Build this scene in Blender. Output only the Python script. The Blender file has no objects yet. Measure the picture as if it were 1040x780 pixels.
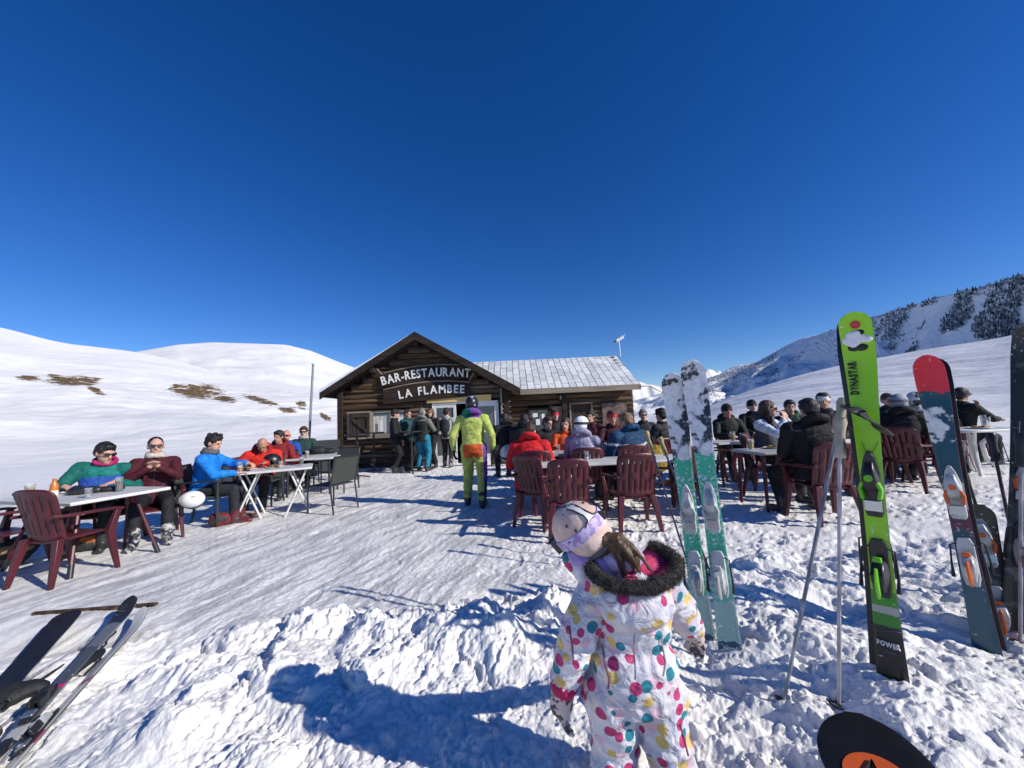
import bpy, math, random
import numpy as np
from mathutils import Vector, Matrix, Euler
from mathutils.bvhtree import BVHTree
random.seed(7)
PI = math.pi
SC = bpy.context.scene
COL = SC.collection
R_ = math.radians
V = Vector

# ------------------------------------------------------------------ camera
CH, F = 1.36, 391.0
CAMROT = Euler((PI/2 + R_(5.0), 0, 0)).to_matrix() @ Matrix.Rotation(R_(-2.6), 3, 'Z')
cam_d = bpy.data.cameras.new('camera')
cam_d.sensor_width = 36.0
cam_d.lens = 36.0*F/1040.0
cam_d.clip_start = 0.05
cam_d.clip_end = 20000
cam = bpy.data.objects.new('camera', cam_d)
COL.objects.link(cam)
cam.matrix_world = Matrix.Translation((0, 0, CH)) @ CAMROT.to_4x4()
SC.camera = cam

def ray(px, py):
    return CAMROT @ V(((px-520)/F, -(py-390)/F, -1))
def at(px, py, Y):
    v = ray(px, py); t = Y/v.y
    return V((v.x*t, Y, CH + v.z*t))
def on(px, py, z):
    v = ray(px, py); t = (z-CH)/v.z
    return V((v.x*t, v.y*t, z))
RT = CAMROT.transposed()
def xat(px, Y, z):
    a = RT @ V((1, 0, 0)); b = RT @ V((0, Y, z-CH)); k = (px-520)/F
    return -(b.x + k*b.z)/(a.x + k*a.z)
def proj(P):
    c = RT @ (V(P)-V((0, 0, CH)))
    return (520 + F*c.x/-c.z, 390 - F*c.y/-c.z)

# ------------------------------------------------------------------ numpy noise
_rs = np.random.RandomState(3)
_perm = _rs.permutation(256); _perm = np.concatenate([_perm]*3)
_g = _rs.randn(256, 3); _g /= np.linalg.norm(_g, axis=1)[:, None]
def perlin(P):
    P = np.asarray(P, dtype=np.float64)
    i = np.floor(P).astype(np.int64); f = P - i
    u = f*f*f*(f*(f*6-15)+10)
    i &= 255
    out = 0
    for dx in (0, 1):
        for dy in (0, 1):
            for dz in (0, 1):
                h = _perm[_perm[_perm[(i[:, 0]+dx) & 255] + ((i[:, 1]+dy) & 255)] + ((i[:, 2]+dz) & 255)]
                d = f - np.array((dx, dy, dz))
                w = (u[:, 0] if dx else 1-u[:, 0])*(u[:, 1] if dy else 1-u[:, 1])*(u[:, 2] if dz else 1-u[:, 2])
                out = out + w*np.einsum('ij,ij->i', _g[h], d)
    return out*1.5
def fbm(P, o=4, g=.5, l=2.03):
    s, a = 0, 1.0
    P = np.array(P, dtype=np.float64)
    for k in range(o):
        s = s + a*perlin(P + 17.3*k); a *= g; P = P*l
    return s
def p2(x, y, s, off=0.):
    x = np.asarray(x, float); y = np.asarray(y, float)
    return np.stack([x*s+off, y*s+off*.7, np.full_like(x, off*1.3+.37)], 1)
_rx = _rs.rand(65536, 3)
def worley(x, y, s):
    X = np.asarray(x)*s; Y = np.asarray(y)*s
    ix = np.floor(X).astype(np.int64); iy = np.floor(Y).astype(np.int64)
    best = np.full(X.shape, 9.0); cid = np.zeros(X.shape)
    for dx in (-1, 0, 1):
        for dy in (-1, 0, 1):
            cx = ix+dx; cy = iy+dy
            r = _rx[(cx*7919 + cy*104729) & 65535]
            d = np.hypot(cx + r[:, 0]-X, cy + r[:, 1]-Y)
            m = d < best
            best = np.where(m, d, best); cid = np.where(m, r[:, 2], cid)
    return best, cid
def sstep(a, b, x):
    t = np.clip((np.asarray(x, float)-a)/(b-a), 0, 1)
    return t*t*(3-2*t)

# ------------------------------------------------------------------ object tags
def tag(o, label=None, cat=None, group=None, kind=None):
    if label: o['label'] = label
    if cat: o['category'] = cat
    if group: o['group'] = group
    if kind: o['kind'] = kind
    return o
def thing(name, label, cat, loc=(0, 0, 0), rotz=0., group=None):
    o = bpy.data.objects.new(name, None); COL.objects.link(o)
    o.empty_display_size = .1
    o.location = loc; o.rotation_euler = (0, 0, rotz)
    return tag(o, label, cat, group)
def kids(o):
    return [c for c in bpy.data.objects if c.parent == o]
def dup(o, loc=None, rotz=None, label=None, group=None, parent=None):
    c = o.copy(); COL.objects.link(c)
    if parent: c.parent = parent
    if loc is not None: c.location = loc
    if rotz is not None: c.rotation_euler = (0, 0, rotz)
    if label: c['label'] = label
    if group: c['group'] = group
    for k in kids(o): dup(k, parent=c)
    return c

# ------------------------------------------------------------------ materials
def mat(name, col, rough=.6, var=.12, scale=8., bump=0., bscale=60., metal=0., col2=None, spec=.5, mix=(.4, .65), stretch=(1, 1, 1), coat=0.):
    m = bpy.data.materials.new(name); m.use_nodes = True
    nt = m.node_tree; n = nt.nodes; L = nt.links
    b = n['Principled BSDF']
    b.inputs['Roughness'].default_value = rough
    b.inputs['Metallic'].default_value = metal
    b.inputs['Specular IOR Level'].default_value = spec
    if coat: b.inputs['Coat Weight'].default_value = coat; b.inputs['Coat Roughness'].default_value = .12
    tc = n.new('ShaderNodeTexCoord'); mp = n.new('ShaderNodeMapping'); L.new(tc.outputs['Object'], mp.inputs['Vector'])
    mp.inputs['Scale'].default_value = stretch
    nz = n.new('ShaderNodeTexNoise'); nz.inputs['Scale'].default_value = scale; nz.inputs['Detail'].default_value = 5
    L.new(mp.outputs['Vector'], nz.inputs['Vector'])
    rp = n.new('ShaderNodeValToRGB'); L.new(nz.outputs['Fac'], rp.inputs['Fac'])
    c2 = col2 if col2 else tuple(min(1, c*(1+var)) for c in col)
    c1 = col if col2 else tuple(c*(1-var) for c in col)
    rp.color_ramp.elements[0].position = mix[0]; rp.color_ramp.elements[1].position = mix[1]
    rp.color_ramp.elements[0].color = (*c1, 1); rp.color_ramp.elements[1].color = (*c2, 1)
    L.new(rp.outputs['Color'], b.inputs['Base Color'])
    if bump:
        nb = n.new('ShaderNodeTexNoise'); nb.inputs['Scale'].default_value = bscale; nb.inputs['Detail'].default_value = 3
        L.new(mp.outputs['Vector'], nb.inputs['Vector'])
        bp = n.new('ShaderNodeBump'); bp.inputs['Strength'].default_value = bump; bp.inputs['Distance'].default_value = .02
        L.new(nb.outputs['Fac'], bp.inputs['Height']); L.new(bp.outputs['Normal'], b.inputs['Normal'])
    return m
_mc = {}
def cloth(col, key=None):
    k = key or 'cloth_%s' % (tuple(round(c, 3) for c in col),)
    if k not in _mc: _mc[k] = mat('fabric', col, .75, .18, 14, .35, 45, spec=.3)
    return _mc[k]

# ------------------------------------------------------------------ mesh builder
class MB:
    def __init__(s): s.v = []; s.f = []; s.m = []
    def add(s, vs, fs, m=0, M=None):
        o = len(s.v)
        if M is not None: vs = [M @ V(p) for p in vs]
        s.v += [tuple(p) for p in vs]
        s.f += [tuple(i+o for i in f) for f in fs]; s.m += [m]*len(fs)
        return s
    def box(s, c, d, m=0, M=None, rot=None):
        x, y, z = d[0]/2, d[1]/2, d[2]/2
        vs = [V((sx*x, sy*y, sz*z)) for sx in (-1, 1) for sy in (-1, 1) for sz in (-1, 1)]
        if rot is not None:
            Rm = Euler(rot).to_matrix(); vs = [Rm @ p for p in vs]
        vs = [p + V(c) for p in vs]
        return s.add(vs, [(0, 1, 3, 2), (4, 6, 7, 5), (0, 4, 5, 1), (2, 3, 7, 6), (0, 2, 6, 4), (1, 5, 7, 3)], m, M)
    def loft(s, rings, m=0, cap=True, M=None):
        n = len(rings[0]); vs = [p for r in rings for p in r]; fs = []
        for k in range(len(rings)-1):
            for j in range(n):
                a = k*n+j; b = k*n+(j+1) % n
                fs.append((a, b, b+n, a+n))
        if cap:
            fs.append(tuple(reversed(range(n)))); fs.append(tuple((len(rings)-1)*n+j for j in range(n)))
        return s.add(vs, fs, m, M)
    def tube(s, pts, rads, n=8, m=0, M=None, flat=1.0, up=None):
        pts = [V(p) for p in pts]
        if not hasattr(rads, '__len__'): rads = [rads]*len(pts)
        rings = []; ref = None
        for k, p in enumerate(pts):
            t = (pts[min(k+1, len(pts)-1)] - pts[max(k-1, 0)]).normalized()
            if ref is None:
                a = V(up) if up else (V((0, 0, 1)) if abs(t.z) < .9 else V((1, 0, 0)))
                ref = (a - t*a.dot(t)).normalized()
            else:
                ref = (ref - t*ref.dot(t)).normalized()
            w = t.cross(ref)
            rings.append([p + (ref*math.cos(2*PI*j/n)*flat + w*math.sin(2*PI*j/n))*rads[k] for j in range(n)])
        return s.loft(rings, m, True, M)
    def cap(s, a, ra, b, rb, m=0, n=10, M=None):
        "round cone from a to b"
        a = V(a); b = V(b); d = (b-a); L = d.length; d = d/L if L > 1e-6 else V((0, 0, 1))
        pts = []; rs = []
        for q in (-1, -.85, -.5, 0):
            pts.append(a + d*ra*q); rs.append(max(ra*math.sqrt(max(0, 1-q*q)), ra*.08))
        for q in (0, .5, .85, 1):
            pts.append(b + d*rb*q); rs.append(max(rb*math.sqrt(max(0, 1-q*q)), rb*.08))
        return s.tube(pts, rs, n, m, M)
    def ell(s, c, r, m=0, M=None, rot=None, nu=14, nv=9):
        vs = []; c = V(c)
        Rm = rot if rot is not None else Matrix.Identity(3)
        for i in range(1, nv):
            th = PI*i/nv
            for j in range(nu):
                ph = 2*PI*j/nu
                vs.append(c + Rm @ V((r[0]*math.sin(th)*math.cos(ph), r[1]*math.sin(th)*math.sin(ph), r[2]*math.cos(th))))
        top = len(vs); vs.append(c + Rm @ V((0, 0, r[2]))); bot = top+1; vs.append(c + Rm @ V((0, 0, -r[2])))
        fs = []
        for i in range(nv-2):
            for j in range(nu):
                a = i*nu+j; b = i*nu+(j+1) % nu
                fs.append((a, a+nu, b+nu, b))
        for j in range(nu):
            fs.append((top, j, (j+1) % nu)); fs.append((bot, (nv-2)*nu+(j+1) % nu, (nv-2)*nu+j))
        return s.add(vs, fs, m, M)
    def cyl(s, a, b, r1, r2=None, m=0, n=14, M=None):
        return s.tube([a, b], [r1, r1 if r2 is None else r2], n, m, M)
    def torus(s, c, R, r, m=0, M=None, rot=None, n=22, k=8, a0=0., a1=2*PI):
        Rm = rot if rot is not None else Matrix.Identity(3); c = V(c)
        full = abs(a1-a0-2*PI) < 1e-6; rings = []
        rx, ry = R if hasattr(R, '__len__') else (R, R)
        for i in range(n if full else n+1):
            t = a0 + (a1-a0)*i/n
            o = V((math.cos(t)*rx, math.sin(t)*ry, 0)); d = V((math.cos(t), math.sin(t), 0))
            rings.append([c + Rm @ (o + d*r*math.cos(2*PI*j/k) + V((0, 0, 1))*r*math.sin(2*PI*j/k)) for j in range(k)])
        if full:
            vs = [p for q in rings for p in q]; fs = []
            for i in range(n):
                for j in range(k):
                    a = i*k+j; b = i*k+(j+1) % k; c2 = ((i+1) % n)*k+(j+1) % k; d2 = ((i+1) % n)*k+j
                    fs.append((a, d2, c2, b))
            return s.add(vs, fs, m, M)
        return s.loft(rings, m, True, M)
    def mesh(s, name, mats):
        me = bpy.data.meshes.new(name)
        me.from_pydata(s.v, [], s.f)
        for mm in (mats if isinstance(mats, (list, tuple)) else [mats]): me.materials.append(mm)
        me.polygons.foreach_set('material_index', s.m)
        me.update(); me.validate()
        return me
    def build(s, name, mats, parent=None, bevel=0., smooth=35, loc=None, rot=None):
        me = s.mesh(name, mats)
        if smooth:
            me.polygons.foreach_set('use_smooth', [True]*len(me.polygons))
            me.set_sharp_from_angle(angle=R_(smooth))
        o = bpy.data.objects.new(name, me); COL.objects.link(o)
        if parent: o.parent = parent
        if loc is not None: o.location = loc
        if rot is not None: o.rotation_euler = rot
        if bevel:
            b = o.modifiers.new('bevel', 'BEVEL'); b.width = bevel; b.segments = 2; b.limit_method = 'ANGLE'; b.angle_limit = R_(40)
        return o
def grid_mesh(name, P, nr, nc, mats, wrap=False, attr=None, kind=None):
    me = bpy.data.meshes.new(name)
    me.vertices.add(len(P)); me.vertices.foreach_set('co', np.asarray(P, np.float32).ravel())
    i = np.arange(nr-1)[:, None]*nc; ncc = nc if wrap else nc-1
    j = np.arange(ncc)[None, :]; j2 = (j+1) % nc
    q = np.stack([i+j, i+j2, i+nc+j2, i+nc+j], -1).reshape(-1, 4)
    nf = len(q)
    me.loops.add(nf*4); me.loops.foreach_set('vertex_index', q.ravel().astype(np.int32))
    me.polygons.add(nf); me.polygons.foreach_set('loop_start', np.arange(0, nf*4, 4, dtype=np.int32))
    me.polygons.foreach_set('use_smooth', np.ones(nf, dtype=bool))
    me.materials.append(mats)
    if attr:
        for k, a in attr.items():
            at_ = me.attributes.new(k, 'FLOAT', 'POINT'); at_.data.foreach_set('value', np.asarray(a, np.float32))
    me.update(calc_edges=True); me.validate()
    o = bpy.data.objects.new(name, me); COL.objects.link(o)
    if kind: o['kind'] = kind
    return o

# ------------------------------------------------------------------ light
SUN_AZ = R_(24); SUN_EL = R_(30)
SUNV = V((math.cos(SUN_EL)*math.cos(SUN_AZ), -math.cos(SUN_EL)*math.sin(SUN_AZ), math.sin(SUN_EL)))
sd = bpy.data.lights.new('sun', 'SUN'); sd.energy = 4.6; sd.angle = R_(.5); sd.color = (1.0, .945, .85)
so = bpy.data.objects.new('sun', sd); COL.objects.link(so)
so.rotation_euler = SUNV.to_track_quat('Z', 'Y').to_euler(); so.location = (30, -20, 40)
w = bpy.data.worlds.new('World'); SC.world = w; w.use_nodes = True
wn = w.node_tree.nodes; wl = w.node_tree.links
sky = wn.new('ShaderNodeTexSky'); sky.sky_type = 'NISHITA'; sky.sun_disc = False
sky.sun_elevation = SUN_EL; sky.sun_rotation = PI/2 + SUN_AZ
sky.altitude = 2600; sky.air_density = 1.1; sky.dust_density = .0; sky.ozone_density = 3.5
hs = wn.new('ShaderNodeHueSaturation'); hs.inputs['Saturation'].default_value = 1.31; hs.inputs['Value'].default_value = 1.14; hs.inputs['Hue'].default_value = .5155
bg = wn['Background']; bg.inputs['Strength'].default_value = .1
wl.new(sky.outputs['Color'], hs.inputs['Color']); wl.new(hs.outputs['Color'], bg.inputs['Color'])
SC.view_settings.view_transform = 'Standard'; SC.view_settings.look = 'None'
SC.view_settings.gamma = 1; SC.view_settings.use_curve_mapping = False
SC.view_settings.exposure = .12
SC.render.engine = 'CYCLES'
SC.cycles.max_bounces = 6; SC.cycles.transparent_max_bounces = 8
SC.cycles.use_denoising = True

# ------------------------------------------------------------------ ground
def gz(x, y):
    "smooth ground height (numpy or scalar)"
    x = np.asarray(x, float); y = np.asarray(y, float)
    z = .02*np.clip(x-1, 0, 9)*sstep(0, 3, y)
    yb = 3.15 + .17*np.clip(x, -2.2, 3)
    s = 1-sstep(yb-.95, yb+.05, y)
    bh = np.interp(x, [-4, -2.6, -1.6, -.6, .3, .8, 1.4, 3, 6], [-.06, -.04, .07, .13, .12, .18, .23, .22, .2])
    near = sstep(-1.5, .9, y)
    z = z*(1-s) + s*bh*near
    z = z - .26*np.exp(-(((x-.45)/.26)**2 + ((y-1.38)/.3)**2))
    z = z - .10*np.exp(-(((x+.75)/.55)**2 + ((y-1.75)/.4)**2))
    z = z - .07*np.exp(-(((x+3.0)/.6)**2 + ((y-2.72)/.16)**2))
    z = z + .07*np.exp(-(((x+.45)/.4)**2 + ((y-2.35)/.22)**2))
    z = z + .06*np.exp(-(((x-1.9)/.5)**2 + ((y-3.0)/.25)**2))
    return z
def g1(x, y): return float(gz(np.array([x]), np.array([y]))[0])
def ong(px, py):
    z = .1
    for k in range(10):
        p = on(px, py, z); z = z + .6*(gtrue(p.x, p.y)-z)
    return V((p.x, p.y, z))

GP = []
def gtrue(x, y):
    'height of the finished, lumpy snow surface'
    q = GP[0]; d = (q[:, 0]-x)**2 + (q[:, 1]-y)**2
    i = np.argpartition(d, 4)[:4]; w_ = 1/(d[i]+1e-6)
    return float((q[i, 2]*w_).sum()/w_.sum())
def ground():
    rr = np.concatenate([np.linspace(.3, 1.1, 20)[:-1], np.exp(np.linspace(math.log(1.1), math.log(4.4), 460))[:-1],
                         np.exp(np.linspace(math.log(4.4), math.log(16), 170))[:-1], np.exp(np.linspace(math.log(16), math.log(6000), 110))])
    fine = np.linspace(-R_(62), R_(62), 900); coarse = np.linspace(R_(62), 2*PI-R_(62), 90)[1:-1]
    aa = np.concatenate([fine, coarse])
    rg, ag = np.meshgrid(rr, aa, indexing='ij')
    x = (rg*np.sin(ag)).ravel(); y = (rg*np.cos(ag)).ravel()
    z = gz(x, y)
    yb = 3.15 + .17*np.clip(x, -2.2, 3)
    e = yb + .28*fbm(p2(x, y, 1.1, 3.), 3)
    bank = 1-sstep(-.35, .12, y-e)
    close = np.exp(-(rg.ravel()/60)**2)
    m = rg.ravel() < 20
    d = np.zeros_like(x)
    X = x[m]; Y = y[m]
    wx = X + .10*fbm(p2(X, Y, 4, 1.), 2); wy = Y + .10*fbm(p2(X, Y, 4, 9.), 2)
    rough = fbm(p2(X, Y, 22, 14.), 3)
    dens = sstep(-.45, .35, fbm(p2(X, Y, 1.3, 8.), 2)) * (1-.7*sstep(.6, 1.4, X))
    edge = np.exp(-((Y-e[m]+.25)/.3)**2)
    lump = 0
    for s, a, cut_ in ((2.4, .12, .45), (5.5, .06, .5), (11., .028, .52), (25., .012, .45)):
        f, cid = worley(wx + .11*s, wy, s)
        f = f + .14*rough + .12*perlin(p2(X, Y, s*2.2, s))
        dome = np.clip(1-f/.78, 0, 1)
        lump = lump + a*(1-.75*sstep(.5, 1.3, X)*(s > 4))*(dome*(1.6-.6*dome))*sstep(cut_-.06, cut_+.3, cid)
    soft = (.065+.02*sstep(.6, 1.4, X))*fbm(p2(X, Y, 1.7, 2.), 5, .45) + .012*rough
    q1 = (X*.80-Y*.6); q2_ = (X*.6+Y*.8)
    fur = -.058*np.abs(fbm(p2(q1*.42+.05*rough, q2_*1.25, 5.2, 6.), 3))*(.4+.6*sstep(-.2, 1., X))
    grain = .006*fbm(p2(X, Y, 42, 31.), 3, .6)*(.4+.9*dens) + .010*np.abs(perlin(p2(X, Y, 16, 33.)))*dens
    grain = grain*(1-.6*sstep(.4, 1.2, X))
    hb = grain + soft + fur + lump*np.clip(.12+.75*dens+.55*edge, 0, 1.1) - .04
    # trampled terrace
    f, cid = worley(X + .04*perlin(p2(X, Y, 9, 5.)), Y, 13)
    f2, cid2 = worley(X, Y, 29)
    clod = .018*np.sqrt(np.clip(1-(f/.6)**2, 0, 1))*(cid > .55) + .008*np.sqrt(np.clip(1-(f2/.6)**2, 0, 1))*(cid2 > .4)
    u = X*.28 + Y*.96; v = X*.96 - Y*.28
    streak = fbm(np.stack([v*13+1.2*perlin(p2(X, Y, 1.5, 3.)), u*1.3, np.zeros_like(u)], 1), 4)
    worn = sstep(.9, -.9, X + .3*(Y-5)) * sstep(11, 8, Y)
    busy = .35+.9*sstep(-.4, .5, fbm(p2(X, Y, 1.1, 21.), 3))
    ht = .013*fbm(p2(X, Y, 2.4, 7.), 4) + clod*busy*(1-.85*worn) + worn*(.0014*streak+.0045*fbm(p2(X, Y, 18, 3.), 3)) + .004*fbm(p2(X, Y, 30, 2.), 2)
    bm = bank[m]
    rb_ = np.random.RandomState(4)
    for k in range(230):
        fx, fy = rb_.uniform(-4.5, 6), rb_.uniform(2.2, 10.5); a = rb_.uniform(-.7, .7) + (PI if rb_.rand() < .5 else 0); sc_ = rb_.uniform(.85, 1.1)
        w_ = (np.abs(X-fx) < .35) & (np.abs(Y-fy) < .35)
        lx = (X[w_]-fx)*math.cos(a) - (Y[w_]-fy)*math.sin(a); ly = (X[w_]-fx)*math.sin(a) + (Y[w_]-fy)*math.cos(a)
        rr_ = np.hypot(lx/(.052*sc_*(1+.25*np.sign(ly)*np.minimum(1, np.abs(ly)/.1))), ly/(.155*sc_))
        pr_ = -.015*(1-sstep(.7, 1.1, rr_)) + .004*np.exp(-((rr_-1.25)/.18)**2)
        ht[w_] += pr_*(1-.5*worn[w_]); hb[w_] += pr_*1.2
    d[m] = bm*hb + (1-bm)*ht
    calm = np.exp(-(((X+3.3)/.9)**2+((Y-2.6)/.5)**2))
    d[m] *= 1-.6*calm
    d[m] *= sstep(20, 14, rg.ravel()[m])
    far = 1-close
    z = z + d + far*(1.6*fbm(p2(x, y, .012, 4.), 3)) - 3*sstep(25, 90, rg.ravel())
    ws = np.zeros_like(x)
    ws[m] = (1-bm)*worn*sstep(-.35, .5, streak + .25*fbm(p2(X, Y, 1.2, 11.), 2))
    m_ = bpy.data.materials.new('snow'); m_.use_nodes = True
    nt = m_.node_tree; n = nt.nodes; L = nt.links; b = n['Principled BSDF']
    b.inputs['Roughness'].default_value = .55; b.inputs['Specular IOR Level'].default_value = .25
    at_ = n.new('ShaderNodeAttribute'); at_.attribute_name = 'worn'
    tc = n.new('ShaderNodeTexCoord')
    nz = n.new('ShaderNodeTexNoise'); nz.inputs['Scale'].default_value = 3.; nz.inputs['Detail'].default_value = 8
    L.new(tc.outputs['Object'], nz.inputs['Vector'])
    rp = n.new('ShaderNodeValToRGB'); L.new(nz.outputs['Fac'], rp.inputs['Fac'])
    rp.color_ramp.elements[0].position = .35; rp.color_ramp.elements[0].color = (.80, .785, .76, 1)
    rp.color_ramp.elements[1].position = .6; rp.color_ramp.elements[1].color = (.90, .88, .85, 1)
    mx = n.new('ShaderNodeMix'); mx.data_type = 'RGBA'
    ml = n.new('ShaderNodeMath'); ml.operation = 'MULTIPLY'; ml.inputs[1].default_value = .8
    L.new(at_.outputs['Fac'], ml.inputs[0]); L.new(ml.outputs[0], mx.inputs[0])
    L.new(rp.outputs['Color'], mx.inputs[6]); mx.inputs[7].default_value = (.42, .42, .42, 1)
    L.new(mx.outputs[2], b.inputs['Base Color'])
    n1 = n.new('ShaderNodeTexNoise'); n1.inputs['Scale'].default_value = 55; n1.inputs['Detail'].default_value = 6; n1.inputs['Roughness'].default_value = .65
    L.new(tc.outputs['Object'], n1.inputs['Vector'])
    bp = n.new('ShaderNodeBump'); bp.inputs['Strength'].default_value = .55; bp.inputs['Distance'].default_value = .02
    L.new(n1.outputs['Fac'], bp.inputs['Height']); L.new(bp.outputs['Normal'], b.inputs['Normal'])
    P = np.stack([x, y, z], 1)
    GP.append(P[rg.ravel() < 14])
    o = grid_mesh('snow_ground', P, len(rr), len(aa), m_, wrap=True, attr={'worn': ws}, kind='structure')
ground()

# ------------------------------------------------------------------ hills
def hill_mat(name, c1, c2, patch=False, sc=.02, bs=.5, bd=1.2, rock=0.):
    m = bpy.data.materials.new(name); m.use_nodes = True
    nt = m.node_tree; n = nt.nodes; L = nt.links; b = n['Principled BSDF']
    b.inputs['Roughness'].default_value = .8; b.inputs['Specular IOR Level'].default_value = .1
    tc = n.new('ShaderNodeTexCoord')
    nz = n.new('ShaderNodeTexNoise'); nz.inputs['Scale'].default_value = sc; nz.inputs['Detail'].default_value = 9
    L.new(tc.outputs['Object'], nz.inputs['Vector'])
    rp = n.new('ShaderNodeValToRGB'); L.new(nz.outputs['Fac'], rp.inputs['Fac'])
    rp.color_ramp.elements[0].position = .36; rp.color_ramp.elements[0].color = (*c1, 1)
    rp.color_ramp.elements[1].position = .62; rp.color_ramp.elements[1].color = (*c2, 1)
    out = rp.outputs['Color']
    if patch:
        a = n.new('ShaderNodeAttribute'); a.attribute_name = 'patch'
        n2 = n.new('ShaderNodeTexNoise'); n2.inputs['Scale'].default_value = .22; n2.inputs['Detail'].default_value = 9; n2.inputs['Roughness'].default_value = .78
        L.new(tc.outputs['Object'], n2.inputs['Vector'])
        ad = n.new('ShaderNodeMath'); ad.operation = 'MULTIPLY_ADD'; ad.inputs[1].default_value = .40; L.new(a.outputs['Fac'], ad.inputs[0]); L.new(n2.outputs['Fac'], ad.inputs[2])
        r2 = n.new('ShaderNodeValToRGB'); L.new(ad.outputs[0], r2.inputs['Fac'])
        r2.color_ramp.elements[0].position = .755; r2.color_ramp.elements[1].position = .80
        n3 = n.new('ShaderNodeTexNoise'); n3.inputs['Scale'].default_value = 1.5; n3.inputs['Detail'].default_value = 5
        L.new(tc.outputs['Object'], n3.inputs['Vector'])
        r3 = n.new('ShaderNodeValToRGB'); L.new(n3.outputs['Fac'], r3.inputs['Fac'])
        r3.color_ramp.elements[0].position = .35; r3.color_ramp.elements[0].color = (.05, .035, .02, 1)
        r3.color_ramp.elements[1].position = .65; r3.color_ramp.elements[1].color = (.24, .16, .08, 1)
        mx = n.new('ShaderNodeMix'); mx.data_type = 'RGBA'
        L.new(r2.outputs['Color'], mx.inputs[0]); L.new(out, mx.inputs[6]); L.new(r3.outputs['Color'], mx.inputs[7])
        out = mx.outputs[2]
    if rock:
        n5 = n.new('ShaderNodeTexNoise'); n5.inputs['Scale'].default_value = .12; n5.inputs['Detail'].default_value = 10; n5.inputs['Roughness'].default_value = .75
        L.new(tc.outputs['Object'], n5.inputs['Vector'])
        r5 = n.new('ShaderNodeValToRGB'); L.new(n5.outputs['Fac'], r5.inputs['Fac']); r5.color_ramp.elements[0].position = rock; r5.color_ramp.elements[1].position = rock+.04
        mx5 = n.new('ShaderNodeMix'); mx5.data_type = 'RGBA'; L.new(r5.outputs['Color'], mx5.inputs[0]); L.new(out, mx5.inputs[6]); mx5.inputs[7].default_value = (.10, .095, .09, 1); out = mx5.outputs[2]
    L.new(out, b.inputs['Base Color'])
    nb = n.new('ShaderNodeTexNoise'); nb.inputs['Scale'].default_value = .35; nb.inputs['Detail'].default_value = 8
    L.new(tc.outputs['Object'], nb.inputs['Vector'])
    bp = n.new('ShaderNodeBump'); bp.inputs['Strength'].default_value = bs; bp.inputs['Distance'].default_value = bd
    L.new(nb.outputs['Fac'], bp.inputs['Height']); L.new(bp.outputs['Normal'], b.inputs['Normal'])
    return m
def hill(name, skyl, foot, mt, nc=420, nr=110, p=1.15, amp=3., ns=.02, seed=1., spots=None, zf=-4., sky_amp=0., ripple=0.):
    "skyl: (pixel x, pixel y, distance of the ridge); foot: distance of the hill's foot at both ends"
    px = np.linspace(skyl[0][0], skyl[-1][0], nc)
    sx = [s[0] for s in skyl]
    py = np.interp(px, sx, [s[1] for s in skyl]); dist = np.interp(px, sx, [s[2] for s in skyl])
    k = np.ones(9)/9
    py = np.convolve(np.pad(py, 4, mode='edge'), k, 'valid'); dist = np.convolve(np.pad(dist, 4, mode='edge'), k, 'valid')
    fd = np.interp(px, [skyl[0][0], skyl[-1][0]], foot)
    rows = []
    rays = [ray(a, b_) for a, b_ in zip(px, py)]
    dirs = np.array([(r.x, r.y) for r in rays]); hl = np.hypot(dirs[:, 0], dirs[:, 1]); slope = np.array([r.z for r in rays])/hl
    dirs = dirs/hl[:, None]
    zr = CH + slope*dist
    for t in np.concatenate([np.linspace(0, 1, nr), [1.06, 1.25, 1.6]]):
        d = fd + (dist-fd)*t
        if t <= 1: z = zf + (zr-zf)*t**p
        else: z = zr - (zr-zf)*(t-1)*1.4
        x = dirs[:, 0]*d; y = dirs[:, 1]*d
        wgt = min(1, 4*t*(1-t)) if t <= 1 else 0
        z = z + (amp*wgt + sky_amp*min(1, t*2))*fbm(p2(x, y, ns, seed), 5)
        if ripple: z = z + ripple*wgt*fbm(np.stack([x*.12, y*.02, z*0+seed], 1), 3)
        rows.append(np.stack([x, y, z], 1))
    P = np.concatenate(rows); attr = {}
    if spots:
        pr = np.array([proj(q) for q in P]); a = np.zeros(len(P))
        for (cx, cy, rx, ry, tilt) in spots:
            dx = pr[:, 0]-cx; dy = pr[:, 1]-cy - tilt*dx
            a = np.maximum(a, 1-np.clip(np.hypot(dx/rx, dy/ry), 0, 1)**2)
        attr['patch'] = a
    return grid_mesh(name, P, len(rows), nc, mt, attr=attr, kind='structure'), P, len(rows), nc

SN1, SN2 = (.70, .70, .70), (.80, .79, .775)
hill('snow_hill', [(-1300, 250, 420), (-500, 270, 330), (-200, 303, 300), (0, 332, 290), (60, 348, 280), (137, 357, 270), (180, 366, 260), (240, 384, 240), (340, 396, 230), (420, 425, 210), (470, 440, 200)],
     (11, 24), hill_mat('hill_snow', SN1, SN2, True, .02, .4, .9), nr=190, amp=2.8, ns=.024, zf=-.45, p=1.75,
     spots=[(72, 386, 46, 9, .03), (98, 397, 16, 6, .4), (30, 384, 24, 5, 0), (200, 397, 42, 13, .08), (228, 405, 20, 6, .1), (266, 407, 32, 5, .3), (292, 416, 18, 5, .1), (306, 411, 10, 8, .3), (330, 423, 10, 6, .5)])
hill('snow_hill', [(60, 372, 900), (140, 357, 900), (180, 350, 900), (215, 347.5, 900), (262, 349, 900), (290, 350, 900), (315, 356, 880), (345, 368, 860), (400, 388, 850), (480, 402, 850)],
     (300, 300), hill_mat('hill_snow_far', SN1, SN2), nr=90, amp=9, ns=.006, seed=5., p=1.2)
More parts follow.
